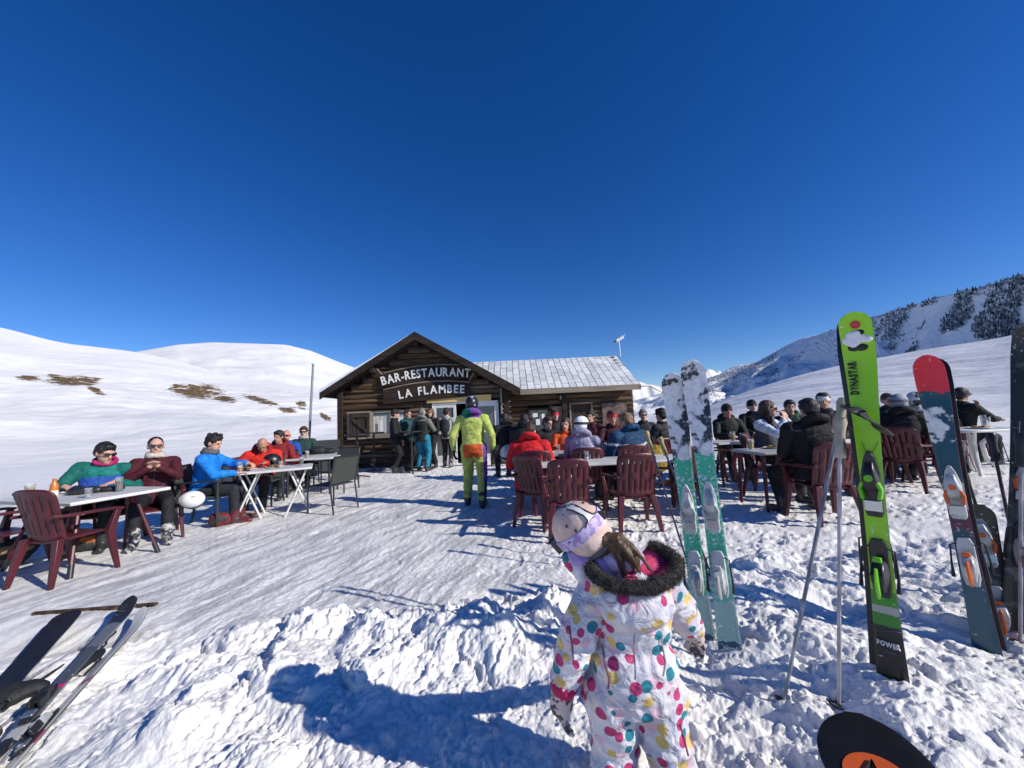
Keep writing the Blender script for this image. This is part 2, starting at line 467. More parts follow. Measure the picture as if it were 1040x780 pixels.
hill('snow_hill', [(400, 412, 1700), (560, 405, 1700), (640, 392, 1700), (665, 394, 1700), (690, 391, 1650), (730, 380, 1600), (755, 371, 1550), (776, 366, 1500), (800, 376, 1500), (880, 400, 1500)],
     (600, 600), hill_mat('hill_snow_back', SN1, SN2, False, .01), nr=80, amp=60, ns=.006, seed=9., sky_amp=4)
_, MP, mr, mc = hill('snow_mountain', [(560, 432, 800), (660, 405, 800), (712, 386, 800), (745, 376, 800), (772, 366, 800), (790, 355, 790), (808, 345, 770), (835, 339, 720), (850, 334, 650), (885, 322, 560), (920, 312, 500), (950, 303, 460), (1000, 290, 420), (1040, 279, 390), (1200, 240, 330), (1500, 190, 300), (2400, 110, 280)],
     (420, 190), hill_mat('mountain_snow', (.78, .78, .78), (.88, .88, .87), False, .03, .6, 2.5, .585), nc=600, nr=140, amp=23, ns=.014, seed=12.4, p=1.25, sky_amp=1.5)
hill('snow_slope', [(560, 445, 210), (640, 431, 205), (690, 424, 200), (720, 412, 195), (760, 397, 190), (800, 384, 185), (850, 371.5, 180), (900, 362, 175), (950, 353, 170), (1000, 346, 165), (1040, 338, 160), (1250, 290, 140), (1700, 230, 130), (2600, 160, 130)],
     (40, 25), hill_mat('slope_snow', (.64, .65, .67), (.78, .78, .79), False, .05, .45, .7), nr=160, amp=1.0, ns=.02, seed=21., zf=-1.5, p=1.2, ripple=.5)

# conifers on the mountain
def conifers():
    rng = np.random.RandomState(11)
    G = MP.reshape(mr, mc, 3)
    m = MB(); n = 0
    rings = []
    for k in range(150000):
        i = rng.randint(int(mr*.25), 140); j = rng.randint(0, mc)
        p = G[i, j]
        px, py = proj(p)
        if px < 690 or px > 1150: continue
        t = i/139.
        nz = float(perlin(np.array([[p[0]*.012, p[1]*.012, 3.3]]))[0]) + .75*float(perlin(np.array([[p[0]*.055, p[1]*.055, 7.3]]))[0])
        thr = .24
        if t > .95: thr = .06
        if px < 790: thr -= .32
        if 792 < px < 848 and t < .95: thr = .62
        if px > 850 and t > .45: thr -= .10
        if nz < thr: continue
        p = p + rng.uniform(-2, 2, 3)*np.array((1, 1, 0))
        h = rng.uniform(1.1, 2.7)*(.7 + .5*rng.rand()); r = h*.27
        dist = math.hypot(p[0], p[1])
        vs = []; fs = []
        a0 = rng.rand()*6
        for q, (z0, z1, rr) in enumerate(((.0, .55, 1.), (.3, 1., .62))):
            o = len(vs)
            for s_ in range(6):
                a = a0 + s_*PI/3 + q*.5; jr = r*rr*rng.uniform(.65, 1.15)
                vs.append((p[0]+jr*math.cos(a), p[1]+jr*math.sin(a), p[2]+h*(z0+rng.uniform(-.05, .1))))
            vs.append((p[0], p[1], p[2]+h*z1))
            fs += [(o+s_, o+(s_+1) % 6, o+6) for s_ in range(6)]
        m.add(vs, fs, 0 if rng.rand() < .26 else 1); n += 1
        if n > 12000: break
    mt = mat('conifer_needles', (.022, .036, .028), .9, .35, .15)
    mt2 = mat('conifer_snowed', (.19, .22, .24), .9, .4, .3)
    o = m.build('conifer_forest', [mt, mt2], smooth=0)
    tag(o, 'dark snow dusted conifer wood scattered over the mountain behind the right snow slope', 'forest', kind='stuff')
conifers()
# ------------------------------------------------------------------ the hut
def wood(name, c1, c2, grain=(1.2, 14, 14), bump=.5, rough=.8, c0=None):
    m = bpy.data.materials.new(name); m.use_nodes = True
    nt = m.node_tree; n = nt.nodes; L = nt.links; b = n['Principled BSDF']
    b.inputs['Roughness'].default_value = rough; b.inputs['Specular IOR Level'].default_value = .2
    tc = n.new('ShaderNodeTexCoord'); mp = n.new('ShaderNodeMapping'); mp.inputs['Scale'].default_value = grain
    L.new(tc.outputs['Object'], mp.inputs['Vector'])
    n1 = n.new('ShaderNodeTexNoise'); n1.inputs['Scale'].default_value = 1.; n1.inputs['Detail'].default_value = 7; n1.inputs['Roughness'].default_value = .62
    L.new(mp.outputs['Vector'], n1.inputs['Vector'])
    rp = n.new('ShaderNodeValToRGB'); L.new(n1.outputs['Fac'], rp.inputs['Fac'])
    e = rp.color_ramp.elements
    e[0].position = .30; e[0].color = (*c1, 1); e[1].position = .68; e[1].color = (*c2, 1)
    if c0: x = e.new(.5); x.color = (*c0, 1)
    at_ = n.new('ShaderNodeAttribute'); at_.attribute_name = 'tone'
    L.new(rp.outputs['Color'], b.inputs['Base Color'])
    bp = n.new('ShaderNodeBump'); bp.inputs['Strength'].default_value = bump; bp.inputs['Distance'].default_value = .02
    L.new(n1.outputs['Fac'], bp.inputs['Height']); L.new(bp.outputs['Normal'], b.inputs['Normal'])
    return m
M_LOG = [wood('weathered_log', (.03, .02, .013), (.19, .125, .078), c0=(.09, .058, .036)),
         wood('weathered_log_red', (.028, .016, .010), (.18, .108, .06), c0=(.08, .047, .027)),
         wood('weathered_log_grey', (.045, .034, .026), (.28, .22, .165), c0=(.12, .09, .068))]
M_DARKW = wood('dark_board', (.012, .009, .007), (.05, .036, .027))
M_BOARD = wood('sign_board', (.016, .011, .009), (.055, .034, .026))
M_SHUT = wood('shutter_wood', (.02, .015, .012), (.075, .055, .043), grain=(14, 14, 1.2))
M_TRIM = wood('pale_trim', (.16, .13, .10), (.34, .29, .23))
M_PLY = wood('pale_pine', (.70, .46, .15), (.82, .58, .24), bump=.15)
M_WHITE = mat('white_paint', (.72, .72, .71), .45, .06, 6)
M_SIGNW = mat('white_lettering', (.82, .81, .77), .6, .1, 10)
M_SNOWR = mat('roof_snow', (.82, .83, .85), .7, .06, 3, .4, 12)
M_DARK = mat('dark_metal', (.02, .02, .022), .5, .2, 9)
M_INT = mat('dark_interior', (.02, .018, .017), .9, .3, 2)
M_GREYPIPE = mat('zinc_pipe', (.36, .36, .36), .45, .15, 9, metal=.6)
M_PAPER = mat('paper', (.75, .75, .73), .8, .05, 5)
def glassy(name, col, rough=.06):
    m = mat(name, col, rough, .15, 2, spec=.7); return m
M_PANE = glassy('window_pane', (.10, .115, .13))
M_CURT = mat('net_curtain', (.55, .53, .48), .8, .15, 5, stretch=(12, 1, .6))

YF = 12.0
hx = lambda px, py=430: at(px, py, YF).x
hz = lambda py, px=428: at(px, py, YF).z
XL, XR, XA = hx(348), hx(514), hx(428)
ZA = at(428, 339, 11.7).z
SL = .60
def roofz(x): return ZA - .16 - SL*abs(x-XA)

hut = thing('mountain_hut', 'dark wooden mountain bar restaurant with gabled front and lower wing under snowy tiled roof', 'building', (XA, YF, 0))
HO = V((XA, YF, 0))
def cut(iv, holes):
    out = [iv]
    for (a, b) in holes:
        nx = []
        for (p, q) in out:
            if b <= p or a >= q: nx.append((p, q)); continue
            if a > p: nx.append((p, a))
            if b < q: nx.append((b, q))
        out = nx
    return [(p, q) for p, q in out if q-p > .02]
def logwall(m, x0, x1, ztop, y, holes, zlim=None, h=.17, th=.065):
    k = 0; z = .0
    rnd = random.Random(int(x0*100)+5)
    while z < ztop:
        h = rnd.choice((.12, .15, .17, .19, .22)); za, zb = z, min(z+h, ztop)
        a, b = x0, x1
        if zlim is not None:
            d = (ZA-.16 - zb)/SL
            a, b = max(x0, XA-d), min(x1, XA+d)
        if b-a > .05:
            segs = cut((a, b), [(hx0, hx1) for (hx0, hx1, z0, z1) in holes if z0 < zb-.03 and z1 > za+.03])
            for (p, q) in segs:
                # split long courses into boards
                cuts = [p]
                while cuts[-1] < q-1.0: cuts.append(min(q, cuts[-1]+random.uniform(1.3, 3.2)))
                if cuts[-1] < q: cuts.append(q)
                for c0, c1 in zip(cuts, cuts[1:]):
                    j = random.uniform(-.03, .02); c1 -= .004; hh = zb-za
                    prof = [(0, za+.004), (-th*.55, za+.006), (-th, za+hh*.25), (-th-.012, za+hh*.5), (-th, za+hh*.78), (-th*.55, zb-.006), (0, zb-.004)]
                    r0 = [V((c0, y+py_+j, pz))-HO for py_, pz in prof]; r1 = [V((c1, y+py_+j, pz))-HO for py_, pz in prof]
                    m.loft([r0, r1], random.choices((0, 1, 2), (5, 3, 3))[0])
        z += h; k += 1
def boxw(m, x0, x1, y0, y1, z0, z1, s=0):
    m.box(V(((x0+x1)/2, (y0+y1)/2, (z0+z1)/2))-HO, (abs(x1-x0), abs(y1-y0), abs(z1-z0)), s)

# openings of the front (pixels -> metres on the facade)
win = (hx(379), hx(417), hz(440), hz(416))
shu = (hx(357), hx(377), hz(441), hz(417))
doo = (hx(441), hx(506), .02, hz(411.5))
fw = MB(); logwall(fw, XL, XR, ZA, YF, [win, doo], zlim=True)
# side walls
for xs in (XL, XR):
    z = 0
    while z < roofz(xs)-.05:
        boxw(fw, xs-.045 if xs == XL else xs-.05, xs+.05 if xs == XL else xs+.045, YF+.003, YF+7, z+.004, z+.161, random.choice((0, 1, 2))); z += .165
fw.build('wall', M_LOG, hut, smooth=40)
for xs in (XL-.02, XR+.03):
    cp = MB(); boxw(cp, xs-.08, xs+.08, YF-.16, YF-.005, 0, roofz(xs)-.02); cp.build('corner_post', M_DARKW, hut, bevel=.01)
# interior box so the openings have depth
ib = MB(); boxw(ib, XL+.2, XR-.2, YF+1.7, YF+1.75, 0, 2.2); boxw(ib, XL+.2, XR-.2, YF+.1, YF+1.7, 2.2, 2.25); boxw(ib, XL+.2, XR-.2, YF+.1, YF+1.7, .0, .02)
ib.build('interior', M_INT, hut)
# roof
ef = YF-.55; eb = YF+7.2
XEL, XER = hx(333, 398)+.05, hx(527, 390)
rf = MB()
for sgn, xe in ((-1, XEL), (1, XER)):
    ze = ZA - SL*abs(xe-XA)
    th = .13
    pr = [(XA, ZA), (xe, ze), (xe, ze-th), (XA, ZA-th)]
    rf.loft([[V((x, ef, z))-HO for x, z in pr], [V((x, eb, z))-HO for x, z in pr]])
roof = rf.build('roof', M_DARKW, hut)
bb = MB()
for sgn, xe in ((-1, XEL), (1, XER)):
    ze = ZA - SL*abs(xe-XA); d = .2
    pr = [(XA, ZA+.01), (xe-.02*-sgn, ze+.01), (xe-.02*-sgn, ze-d), (XA, ZA-d-.03)]
    bb.loft([[V((x, ef-.045, z))-HO for x, z in pr], [V((x, ef-.004, z))-HO for x, z in pr]])
bb.build('bargeboard', M_DARKW, roof)
sn = MB()
# snow lying on the left slope, thicker towards the eave; thin on the right
for xa, xb, t0, t1 in ((XA-.75, XEL-.03, .015, .10), (XA-.2, XA-.75, .008, .015)):
    pr = [(xa, ZA-SL*abs(xa-XA)+.012), (xb, ZA-SL*abs(xb-XA)+.012), (xb, ZA-SL*abs(xb-XA)+.012+t1), (xa, ZA-SL*abs(xa-XA)+.012+t0)]
    if xa == XA-.2: pr[2], pr[3] = (pr[2][0], pr[1][1]+t1), (pr[3][0], pr[0][1]+t0)
    sn.loft([[V((x, ef-.05, z))-HO for x, z in pr], [V((x, eb, z))-HO for x, z in pr]])
sn.build('roof_snow', M_SNOWR, roof)
pl = MB(); boxw(pl, XA-.07, XA+.07, ef+.02, YF+.1, ZA-.40, ZA-.25); pl.build('purlin', M_DARKW, roof, bevel=.008)
for q in (-1.35, 1.35):
    x0 = XA+q; zz = roofz(x0)-.02; pl = MB(); boxw(pl, x0-.06, x0+.06, ef+.02, YF-.09, zz-.16, zz-.02); pl.build('purlin', M_DARKW, roof, bevel=.008)
for q, s in ((-1.12, 1), (1.55, -1)):
    x0 = XA+q; zz = roofz(x0); br = MB()
    br.tube([V((x0, YF-.13, zz-.4))-HO, V((x0-.16*s, YF-.22, zz-.18))-HO], .022, 6); br.build('bracket', M_TRIM, roof)

# window with frame, panes, curtain, sill
def window(x0, x1, z0, z1, y, parent, curtain=True, bars=1, frame=M_TRIM, pane=M_PANE):
    f = MB(); t = .05
    boxw(f, x0-.03, x0+t, y-.13, y-.02, z0-.03, z1+.03); boxw(f, x1-t, x1+.03, y-.13, y-.02, z0-.03, z1+.03)
    boxw(f, x0+t, x1-t, y-.13, y-.02, z1-t, z1+.03); boxw(f, x0+t, x1-t, y-.13, y-.02, z0-.03, z0+t)
    for k in range(bars):
        xm = x0+(x1-x0)*(k+1)/(bars+1); boxw(f, xm-.025, xm+.025, y-.12, y-.03, z0+t, z1-t)
    w_ = f.build('window', frame, parent, bevel=.006)
    p = MB(); boxw(p, x0+.01, x1-.01, y-.055, y-.045, z0+.01, z1-.01); p.build('pane', pane, w_)
    if curtain:
        c = MB(); n = 40; P = []
        for k in range(n+1):
            xx = x0+.04+(x1-x0-.08)*k/n
            P.append((xx, y-.06+.004*math.sin(k*1.3)))
        c.loft([[V((a, b, z0+.06))-HO for a, b in P] + [V((a, b+.003, z0+.06))-HO for a, b in reversed(P)], [V((a, b, z1-.1))-HO for a, b in P]+[V((a, b+.003, z1-.1))-HO for a, b in reversed(P)]])
        c.build('curtain', M_CURT, w_)
    s = MB(); boxw(s, x0-.08, x1+.08, y-.24, y-.1, z0-.085, z0-.035); s.build('sill', M_TRIM, w_, bevel=.006)
    return w_
w1 = window(*win[:2], *win[2:], YF, hut, curtain=True, bars=1)
for a, b, c, d in ((406, 411, 430, 423), (387.5, 390, 436, 425)):
    pp = MB(); boxw(pp, hx(a), hx(b), YF-.139, YF-.133, hz(c), hz(d)); pp.build('notice', M_PAPER, w1)
hd = MB(); boxw(hd, hx(375), hx(421), YF-.2, YF-.1, hz(415)+.05, hz(413)+.05); hd.build('lintel', M_DARKW, w1, bevel=.01)
# closed shutter with a diagonal brace
s = MB(); x0, x1, z0, z1 = shu
nb = 6
for k in range(nb):
    a = x0+(x1-x0)*k/nb; boxw(s, a+.004, a+(x1-x0)/nb-.004, YF-.16, YF-.12, z0, z1)
boxw(s, x0, x1, YF-.19, YF-.163, z0+.03, z0+.13); boxw(s, x0, x1, YF-.19, YF-.163, z1-.13, z1-.03)
boxw(s, x0-.01, x0+.07, YF-.192, YF-.165, z0, z1); boxw(s, x1-.07, x1+.01, YF-.192, YF-.165, z0, z1)
ang = math.atan2(z1-z0-.2, x1-x0); L_ = math.hypot(z1-z0-.26, x1-x0-.1)
s.box(V(((x0+x1)/2, YF-.183, (z0+z1)/2))-HO, (L_, .03, .08), 0, rot=(0, ang, 0))
sh = s.build('shutter', M_SHUT, hut, bevel=.004)
fr = MB(); boxw(fr, x0-.06, x1+.06, YF-.17, YF-.12, z1+.004, z1+.055); boxw(fr, x0-.06, x1+.06, YF-.18, YF-.12, z0-.06, z0-.006)
boxw(fr, x0-.06, x0-.012, YF-.17, YF-.12, z0-.003, z1); boxw(fr, x1+.012, x1+.06, YF-.17, YF-.12, z0-.003, z1)
fr.build('shutter_frame', M_TRIM, sh)
# glazed white doors, the middle leaf standing open
def door_leaf(x0, x1, zt):
    f = MB(); t = .085; y0, y1 = YF-.1, YF-.05
    boxw(f, x0, x0+t, y0, y1, .02, zt); boxw(f, x1-t, x1, y0, y1, .02, zt)
    boxw(f, x0+t, x1-t, y0, y1, zt-.1, zt); boxw(f, x0+t, x1-t, y0, y1, .02, .3)
    boxw(f, x0+t, x1-t, y0, y1, .95, 1.03)
    d = f.build('door', M_WHITE, hut, bevel=.005)
    p = MB(); boxw(p, x0+t-.005, x1-t+.005, YF-.08, YF-.073, .3, zt-.1); p.build('pane', M_PANE, d)
    h = MB(); h.cyl(V((x1-.04, YF-.13, 1.08))-HO, V((x1-.14, YF-.13, 1.08))-HO, .011); h.cyl(V((x1-.04, YF-.13, 1.08))-HO, V((x1-.04, YF-.1, 1.08))-HO, .011); h.build('handle', M_GREYPIPE, d)
dz = doo[3]
door_leaf(hx(441), hx(464), dz-.02); door_leaf(hx(484), hx(505.5), dz-.02)
df = MB(); boxw(df, hx(440), hx(441)-.004, YF-.12, YF-.02, 0, dz+.02); boxw(df, hx(505.5)+.004, hx(507), YF-.12, YF-.02, 0, dz+.02); boxw(df, hx(440), hx(507), YF-.12, YF-.02, dz-.017, dz+.045)
df.build('door_frame', M_WHITE, hut, bevel=.004)
pb = MB(); boxw(pb, hx(435), hx(500), YF-.155, YF-.125, hz(411)+.03, hz(404)); pb.build('fascia_board', M_PLY, hut, bevel=.004)
dp = MB(); dp.tube([V((hx(509.5), YF-.15, .05))-HO, V((hx(508.5, 388), YF-.15, roofz(hx(508, 388))-.12))-HO], .03, 10); dp.build('downpipe', M_TRIM, hut)
cb = MB(); cb.tube([V((XA+1.05, YF-.30, roofz(XA+1.05)-.0))-HO, V((XA+2.1, YF-.30, roofz(XA+2.1)-.02))-HO, V((hx(525, 388), YF-.30, roofz(hx(525, 388))-.03))-HO], .012, 6); cb.build('cable', M_TRIM, roof)

# the two arched name boards
def letter_mesh(ch, size, ext=.008):
    c = bpy.data.curves.new('glyph', 'FONT'); c.body = ch; c.size = size; c.extrude = ext; c.offset = size*.022; c.resolution_u = 3
    o = bpy.data.objects.new('glyph', c); COL.objects.link(o)
    dg = bpy.context.evaluated_depsgraph_get(); me = bpy.data.meshes.new_from_object(o.evaluated_get(dg))
    vs = [v.co.copy() for v in me.vertices]; fs = [tuple(p.vertices) for p in me.polygons]
    bpy.data.objects.remove(o); bpy.data.meshes.remove(me); bpy.data.curves.remove(c)
    return vs, fs
def text_on(mb, s, size, place, gap=.04, sx=1.0, slot=0, only=None):
    "place(u) -> matrix for text coordinate u (metres along the line)"
    glyphs = []; u = 0; wi = 0
    for ch in s:
        if ch == ' ': u += size*.38; wi += 1; continue
        vs, fs = letter_mesh(ch, size); x0 = min(v.x for v in vs)*sx; x1 = max(v.x for v in vs)*sx
        glyphs.append((u - x0, u+(x1-x0)/2, vs, fs, wi)); u += (x1-x0) + gap
    tot = u-gap
    for off, mid, vs, fs, wi in glyphs:
        if only is not None and wi != only: continue
        M = place(mid-tot/2)
        mb.add([M @ V((v.x*sx+off-mid, v.y, v.z)) for v in vs], fs, slot)
    return tot
def sign(px0, px1, pyt, pyb, txt, size, bow, tilt, dxt, gap, sx=1.0):
    x0, x1 = hx(px0), hx(px1); xc = (x0+x1)/2; W_ = x1-x0; z1, z0 = hz(pyt), hz(pyb); yb = YF-.2
    arc = lambda u: bow*(1-(2*u/W_)**2) + tilt*u
    b = MB(); n = 24
    ring = lambda u: [V((xc+u, yb, z0+tilt*u))-HO, V((xc+u, yb+.035, z0+tilt*u))-HO, V((xc+u, yb+.035, z1-bow+arc(u)))-HO, V((xc+u, yb, z1-bow+arc(u)))-HO]
    b.loft([ring(-W_/2+W_*k/n) for k in range(n+1)])
    sg = b.build('sign_board', M_BOARD, hut, smooth=20)
    e = MB()
    for zz, th in ((lambda u: z1-bow+arc(u), .022),):
        e.loft([[V((xc+u, yb-.006, zz(u)-th))-HO, V((xc+u, yb+.04, zz(u)-th))-HO, V((xc+u, yb+.04, zz(u)+.006))-HO, V((xc+u, yb-.006, zz(u)+.006))-HO] for u in [-W_/2+W_*k/n for k in range(n+1)]])
    e.build('edge_trim', M_TRIM, sg)
    t = MB(); zc = (z0+z1)/2 - bow*.75 - size*.36
    def place(u):
        sl = math.atan(-8*bow*u/W_**2 + tilt)
        uu = u+dxt
        return Matrix.Translation(V((xc+uu, yb-.012, zc+arc(u)))-HO) @ Matrix.Rotation(sl, 4, 'Y').inverted() @ Matrix.Rotation(PI/2, 4, 'X')
    for wi in range(len(txt.split())):
        t = MB(); text_on(t, txt, size, place, gap, sx, only=wi)
        t.build('lettering', M_SIGNW, sg, smooth=0)
sign(393, 476.5, 372, 389, 'BAR-RESTAURANT', .375, .12, .045, .02, .024, .78)
sign(392, 479, 388.5, 407, 'LA FLAMBEE', .35, .13, .045, .16, .05, .86)

# wing
YW = 13.3
wx = lambda px, py=425: at(px, py, YW).x
wz = lambda py, px=580: at(px, py, YW).z
WX0, WX1 = XR+.06, wx(643)
ZE = at(590, 393, 12.75).z
ZR = at(625, 361.5, 15.5).z
wwin = (wx(536.5), wx(558), wz(436), wz(413.5)); wwin2 = (wx(562), wx(570), wz(437), wz(413))
wdoor = (wx(580), wx(600), .02, wz(411))
wm = MB(); logwall(wm, WX0, WX1, ZE+.05, YW, [wwin, wwin2, wdoor])
z = 0
while z < ZR-.2:
    d0 = max(0, (z-ZE)/(ZR-ZE))*2.3
    boxw(wm, WX1-.05, WX1+.045, YW+.004+d0, YW+4.4-d0, z+.004, z+.161, random.choice((0, 1, 2))); z += .165
wm.build('wing_wall', M_LOG, hut, smooth=40)
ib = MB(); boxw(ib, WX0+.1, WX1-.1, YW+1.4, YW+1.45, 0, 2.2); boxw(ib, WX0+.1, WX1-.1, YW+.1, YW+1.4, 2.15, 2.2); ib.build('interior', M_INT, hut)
w2 = window(*wwin[:2], *wwin[2:], YW, hut, curtain=False, bars=0, frame=M_DARKW)
for a, b, c, d in ((550, 553, 424, 419), (541, 546, 422, 418), (544, 548, 430, 424)):
    pp = MB(); boxw(pp, wx(a), wx(b), YW-.139, YW-.133, wz(c), wz(d)); pp.build('notice', M_PAPER, w2)
w3 = window(*wwin2[:2], *wwin2[2:], YW, hut, curtain=False, bars=0)
d = MB(); x0, x1, z0, z1 = wdoor
for k in range(6): boxw(d, x0+(x1-x0)*k/6+.003, x0+(x1-x0)*(k+1)/6-.003, YW-.07, YW-.03, z0, z1)
boxw(d, x0+.08, x1-.08, YW-.085, YW-.073, z1-.75, z1-.7); boxw(d, x0+.08, x1-.08, YW-.085, YW-.073, .3, .38)
dd = d.build('door', M_SHUT, hut, bevel=.003)
f = MB(); boxw(f, x0-.06, x0-.004, YW-.14, YW-.02, 0, z1+.06); boxw(f, x1+.004, x1+.06, YW-.14, YW-.02, 0, z1+.06); boxw(f, x0-.004, x1+.004, YW-.14, YW-.02, z1+.004, z1+.06); f.build('door_frame', M_TRIM, dd, bevel=.004)
pn = MB(); boxw(pn, wx(611), wx(636), YW-.16, YW-.115, wz(450), wz(411)); pn.build('menu_panel', mat('red_brown_panel', (.11, .062, .05), .7, .5, 9, col2=(.2, .14, .12)), hut, bevel=.005)
po = MB(); boxw(po, wx(573)-.08, wx(573)+.08, YW-.3, YW-.14, 0, ZE); po.build('post', M_DARKW, hut, bevel=.01)
lm = MB(); lp = at(569.5, 403, YW-.2); lm.cyl(lp-HO+V((0, .02, -.06)), lp-HO+V((0, -.05, .05)), .05, .03); lm.cyl(lp-HO+V((0, 0, .05)), lp-HO+V((0, .08, .1)), .015); lm.build('wall_lamp', M_GREYPIPE, hut)

# wing roof: snow covered metal tiles with dark joints
def tile_mat():
    m = bpy.data.materials.new('snowy_roof_tiles'); m.use_nodes = True
    nt = m.node_tree; n = nt.nodes; L = nt.links; b = n['Principled BSDF']; b.inputs['Roughness'].default_value = .7
    tc = n.new('ShaderNodeTexCoord'); sp = n.new('ShaderNodeSeparateXYZ'); cm = n.new('ShaderNodeCombineXYZ')
    L.new(tc.outputs['UV'], sp.inputs[0]); L.new(sp.outputs['Y'], cm.inputs['X']); L.new(sp.outputs['X'], cm.inputs['Y'])
    nz = n.new('ShaderNodeTexNoise'); nz.inputs['Scale'].default_value = 5; nz.inputs['Detail'].default_value = 4
    L.new(tc.outputs['UV'], nz.inputs['Vector'])
    mxv = n.new('ShaderNodeVectorMath'); mxv.operation = 'MULTIPLY_ADD'; mxv.inputs[1].default_value = (.055, .055, 0)
    L.new(nz.outputs['Color'], mxv.inputs[0]); L.new(cm.outputs[0], mxv.inputs[2])
    br = n.new('ShaderNodeTexBrick'); br.inputs['Scale'].default_value = 1; br.inputs['Brick Width'].default_value = .72; br.inputs['Row Height'].default_value = .235
    br.inputs['Mortar Size'].default_value = .013; br.inputs['Mortar Smooth'].default_value = .3; br.offset = .42
    br.inputs['Color1'].default_value = (.72, .73, .73, 1); br.inputs['Color2'].default_value = (.50, .52, .53, 1); br.inputs['Mortar'].default_value = (.06, .065, .07, 1)
    L.new(mxv.outputs[0], br.inputs['Vector'])
    n2 = n.new('ShaderNodeTexNoise'); n2.inputs['Scale'].default_value = 1.3; n2.inputs['Detail'].default_value = 6
    L.new(tc.outputs['UV'], n2.inputs['Vector'])
    r2 = n.new('ShaderNodeValToRGB'); L.new(n2.outputs['Fac'], r2.inputs['Fac']); r2.color_ramp.elements[0].position = .50; r2.color_ramp.elements[1].position = .72
    mx = n.new('ShaderNodeMix'); mx.data_type = 'RGBA'
    ml = n.new('ShaderNodeMath'); ml.operation = 'MULTIPLY'; ml.inputs[1].default_value = .6; L.new(r2.outputs['Color'], ml.inputs[0])
    L.new(ml.outputs[0], mx.inputs[0]); L.new(br.outputs['Color'], mx.inputs[6]); mx.inputs[7].default_value = (.84, .86, .87, 1)
    L.new(mx.outputs[2], b.inputs['Base Color'])
    bp = n.new('ShaderNodeBump'); bp.inputs['Distance'].default_value = .05; bp.inputs['Strength'].default_value = .9; bp.invert = True
    L.new(br.outputs['Fac'], bp.inputs['Height']); L.new(bp.outputs['Normal'], b.inputs['Normal'])
    return m
YE, YR = YW-.5, 15.5
RX1 = at(650.5, 390, YE).x
wr = MB()
A0, A1 = V((XR-2.4, YE, ZE)), V((RX1, YE, ZE)); B0, B1 = V((XR-2.4, YR, ZR)), V((RX1, YR, ZR)); C0, C1 = V((XR-2.4, 2*YR-YE, ZE)), V((RX1, 2*YR-YE, ZE))
A0.x = XR + .35; 
tdn = V((0, 0, -.09))
wr.add([A0-HO, A1-HO, B1-HO, B0-HO, C0-HO, C1-HO], [(0, 1, 2, 3), (3, 2, 5, 4)])
me = wr.mesh('wing_roof', tile_mat())
uv = me.uv_layers.new(name='UVMap'); sl_ = (B1-A1).length
for pidx, p in enumerate(me.polygons):
    for li in p.loop_indices:
        co = me.vertices[me.loops[li].vertex_index].co
        dy = abs(co.y+HO.y-YR); vv = (1-dy/(YR-YE))*sl_
        uv.data[li].uv = (co.x+.11, vv)
wro = bpy.data.objects.new('wing_roof', me); COL.objects.link(wro); wro.parent = hut
us = MB(); us.add([p+V((0, 0, -.006))-HO for p in (A0, A1, B1, B0, C0, C1)]+[p+tdn-HO for p in (A0, A1, B1, B0, C0, C1)],
                  [(6, 9, 8, 7), (9, 10, 11, 8), (0, 6, 7, 1), (1, 7, 8, 2), (2, 8, 11, 5), (4, 5, 11, 10), (0, 3, 9, 6), (3, 4, 10, 9)])
us.build('roof_boards', M_DARKW, wro)
fa = MB(); boxw(fa, A0.x, RX1-.0, YE-.045, YE-.004, ZE-.17, ZE+.015); fa.build('fascia', M_TRIM, wro, bevel=.005)
gt = MB(); g0 = at(650, 391.5, YE); gt.tube([g0-HO+V((0, -.05, -.03)), at(660, 391.5, YE)-HO, at(676, 400, YE)-HO, at(690, 410, YE)-HO], .03, 8); gt.build('gutter_pipe', M_GREYPIPE, wro)

# camera mast on the roof ridge
ms = thing('roof_camera_mast', 'thin pale mast carrying a small camera on the wing roof ridge', 'mast', (0, 0, 0))
b0 = V((at(630, 361, YR).x, YR, ZR)); t0 = at(628.5, 346, YR); ms.location = b0
m = MB(); m.cyl((0, 0, -.03), t0-b0, .022); m.build('pole', M_WHITE, ms)
m = MB(); m.box(t0-b0+V((.03, -.02, .06)), (.34, .16, .12), 0, rot=(0, -.5, 0)); m.box(t0-b0+V((.13, -.02, .16)), (.3, .2, .02), 0, rot=(0, -.5, 0)); m.build('camera_housing', M_WHITE, ms, bevel=.01)
m = MB(); m.cyl(t0-b0+V((-.15, -.02, -.02)), t0-b0+V((-.19, -.02, -.04)), .045); m.build('lens', M_DARK, ms)

# flag pole
fp0 = on(312, 450, .55); Yp = 13.6
p0 = V((at(312.5, 450, Yp).x, Yp, 0)); p1 = at(318, 371, Yp)
fl = thing('pole', 'bare grey metal pole beside the hut in front of the left hill', 'pole', p0)
m = MB(); m.tube([(0, 0, 0), (p1-p0)*.5, p1-p0], [.045, .042, .036], 12); m.build('shaft', M_GREYPIPE, fl)
m = MB(); m.ell(p1-p0+V((0, 0, .02)), (.05, .05, .045)); m.build('finial', M_GREYPIPE, fl)
for q in (.25,):
    m = MB(); a = p1-p0; m.box(a*.22, (.16, .12, .14)); m.build('bracket', M_DARK, fl)

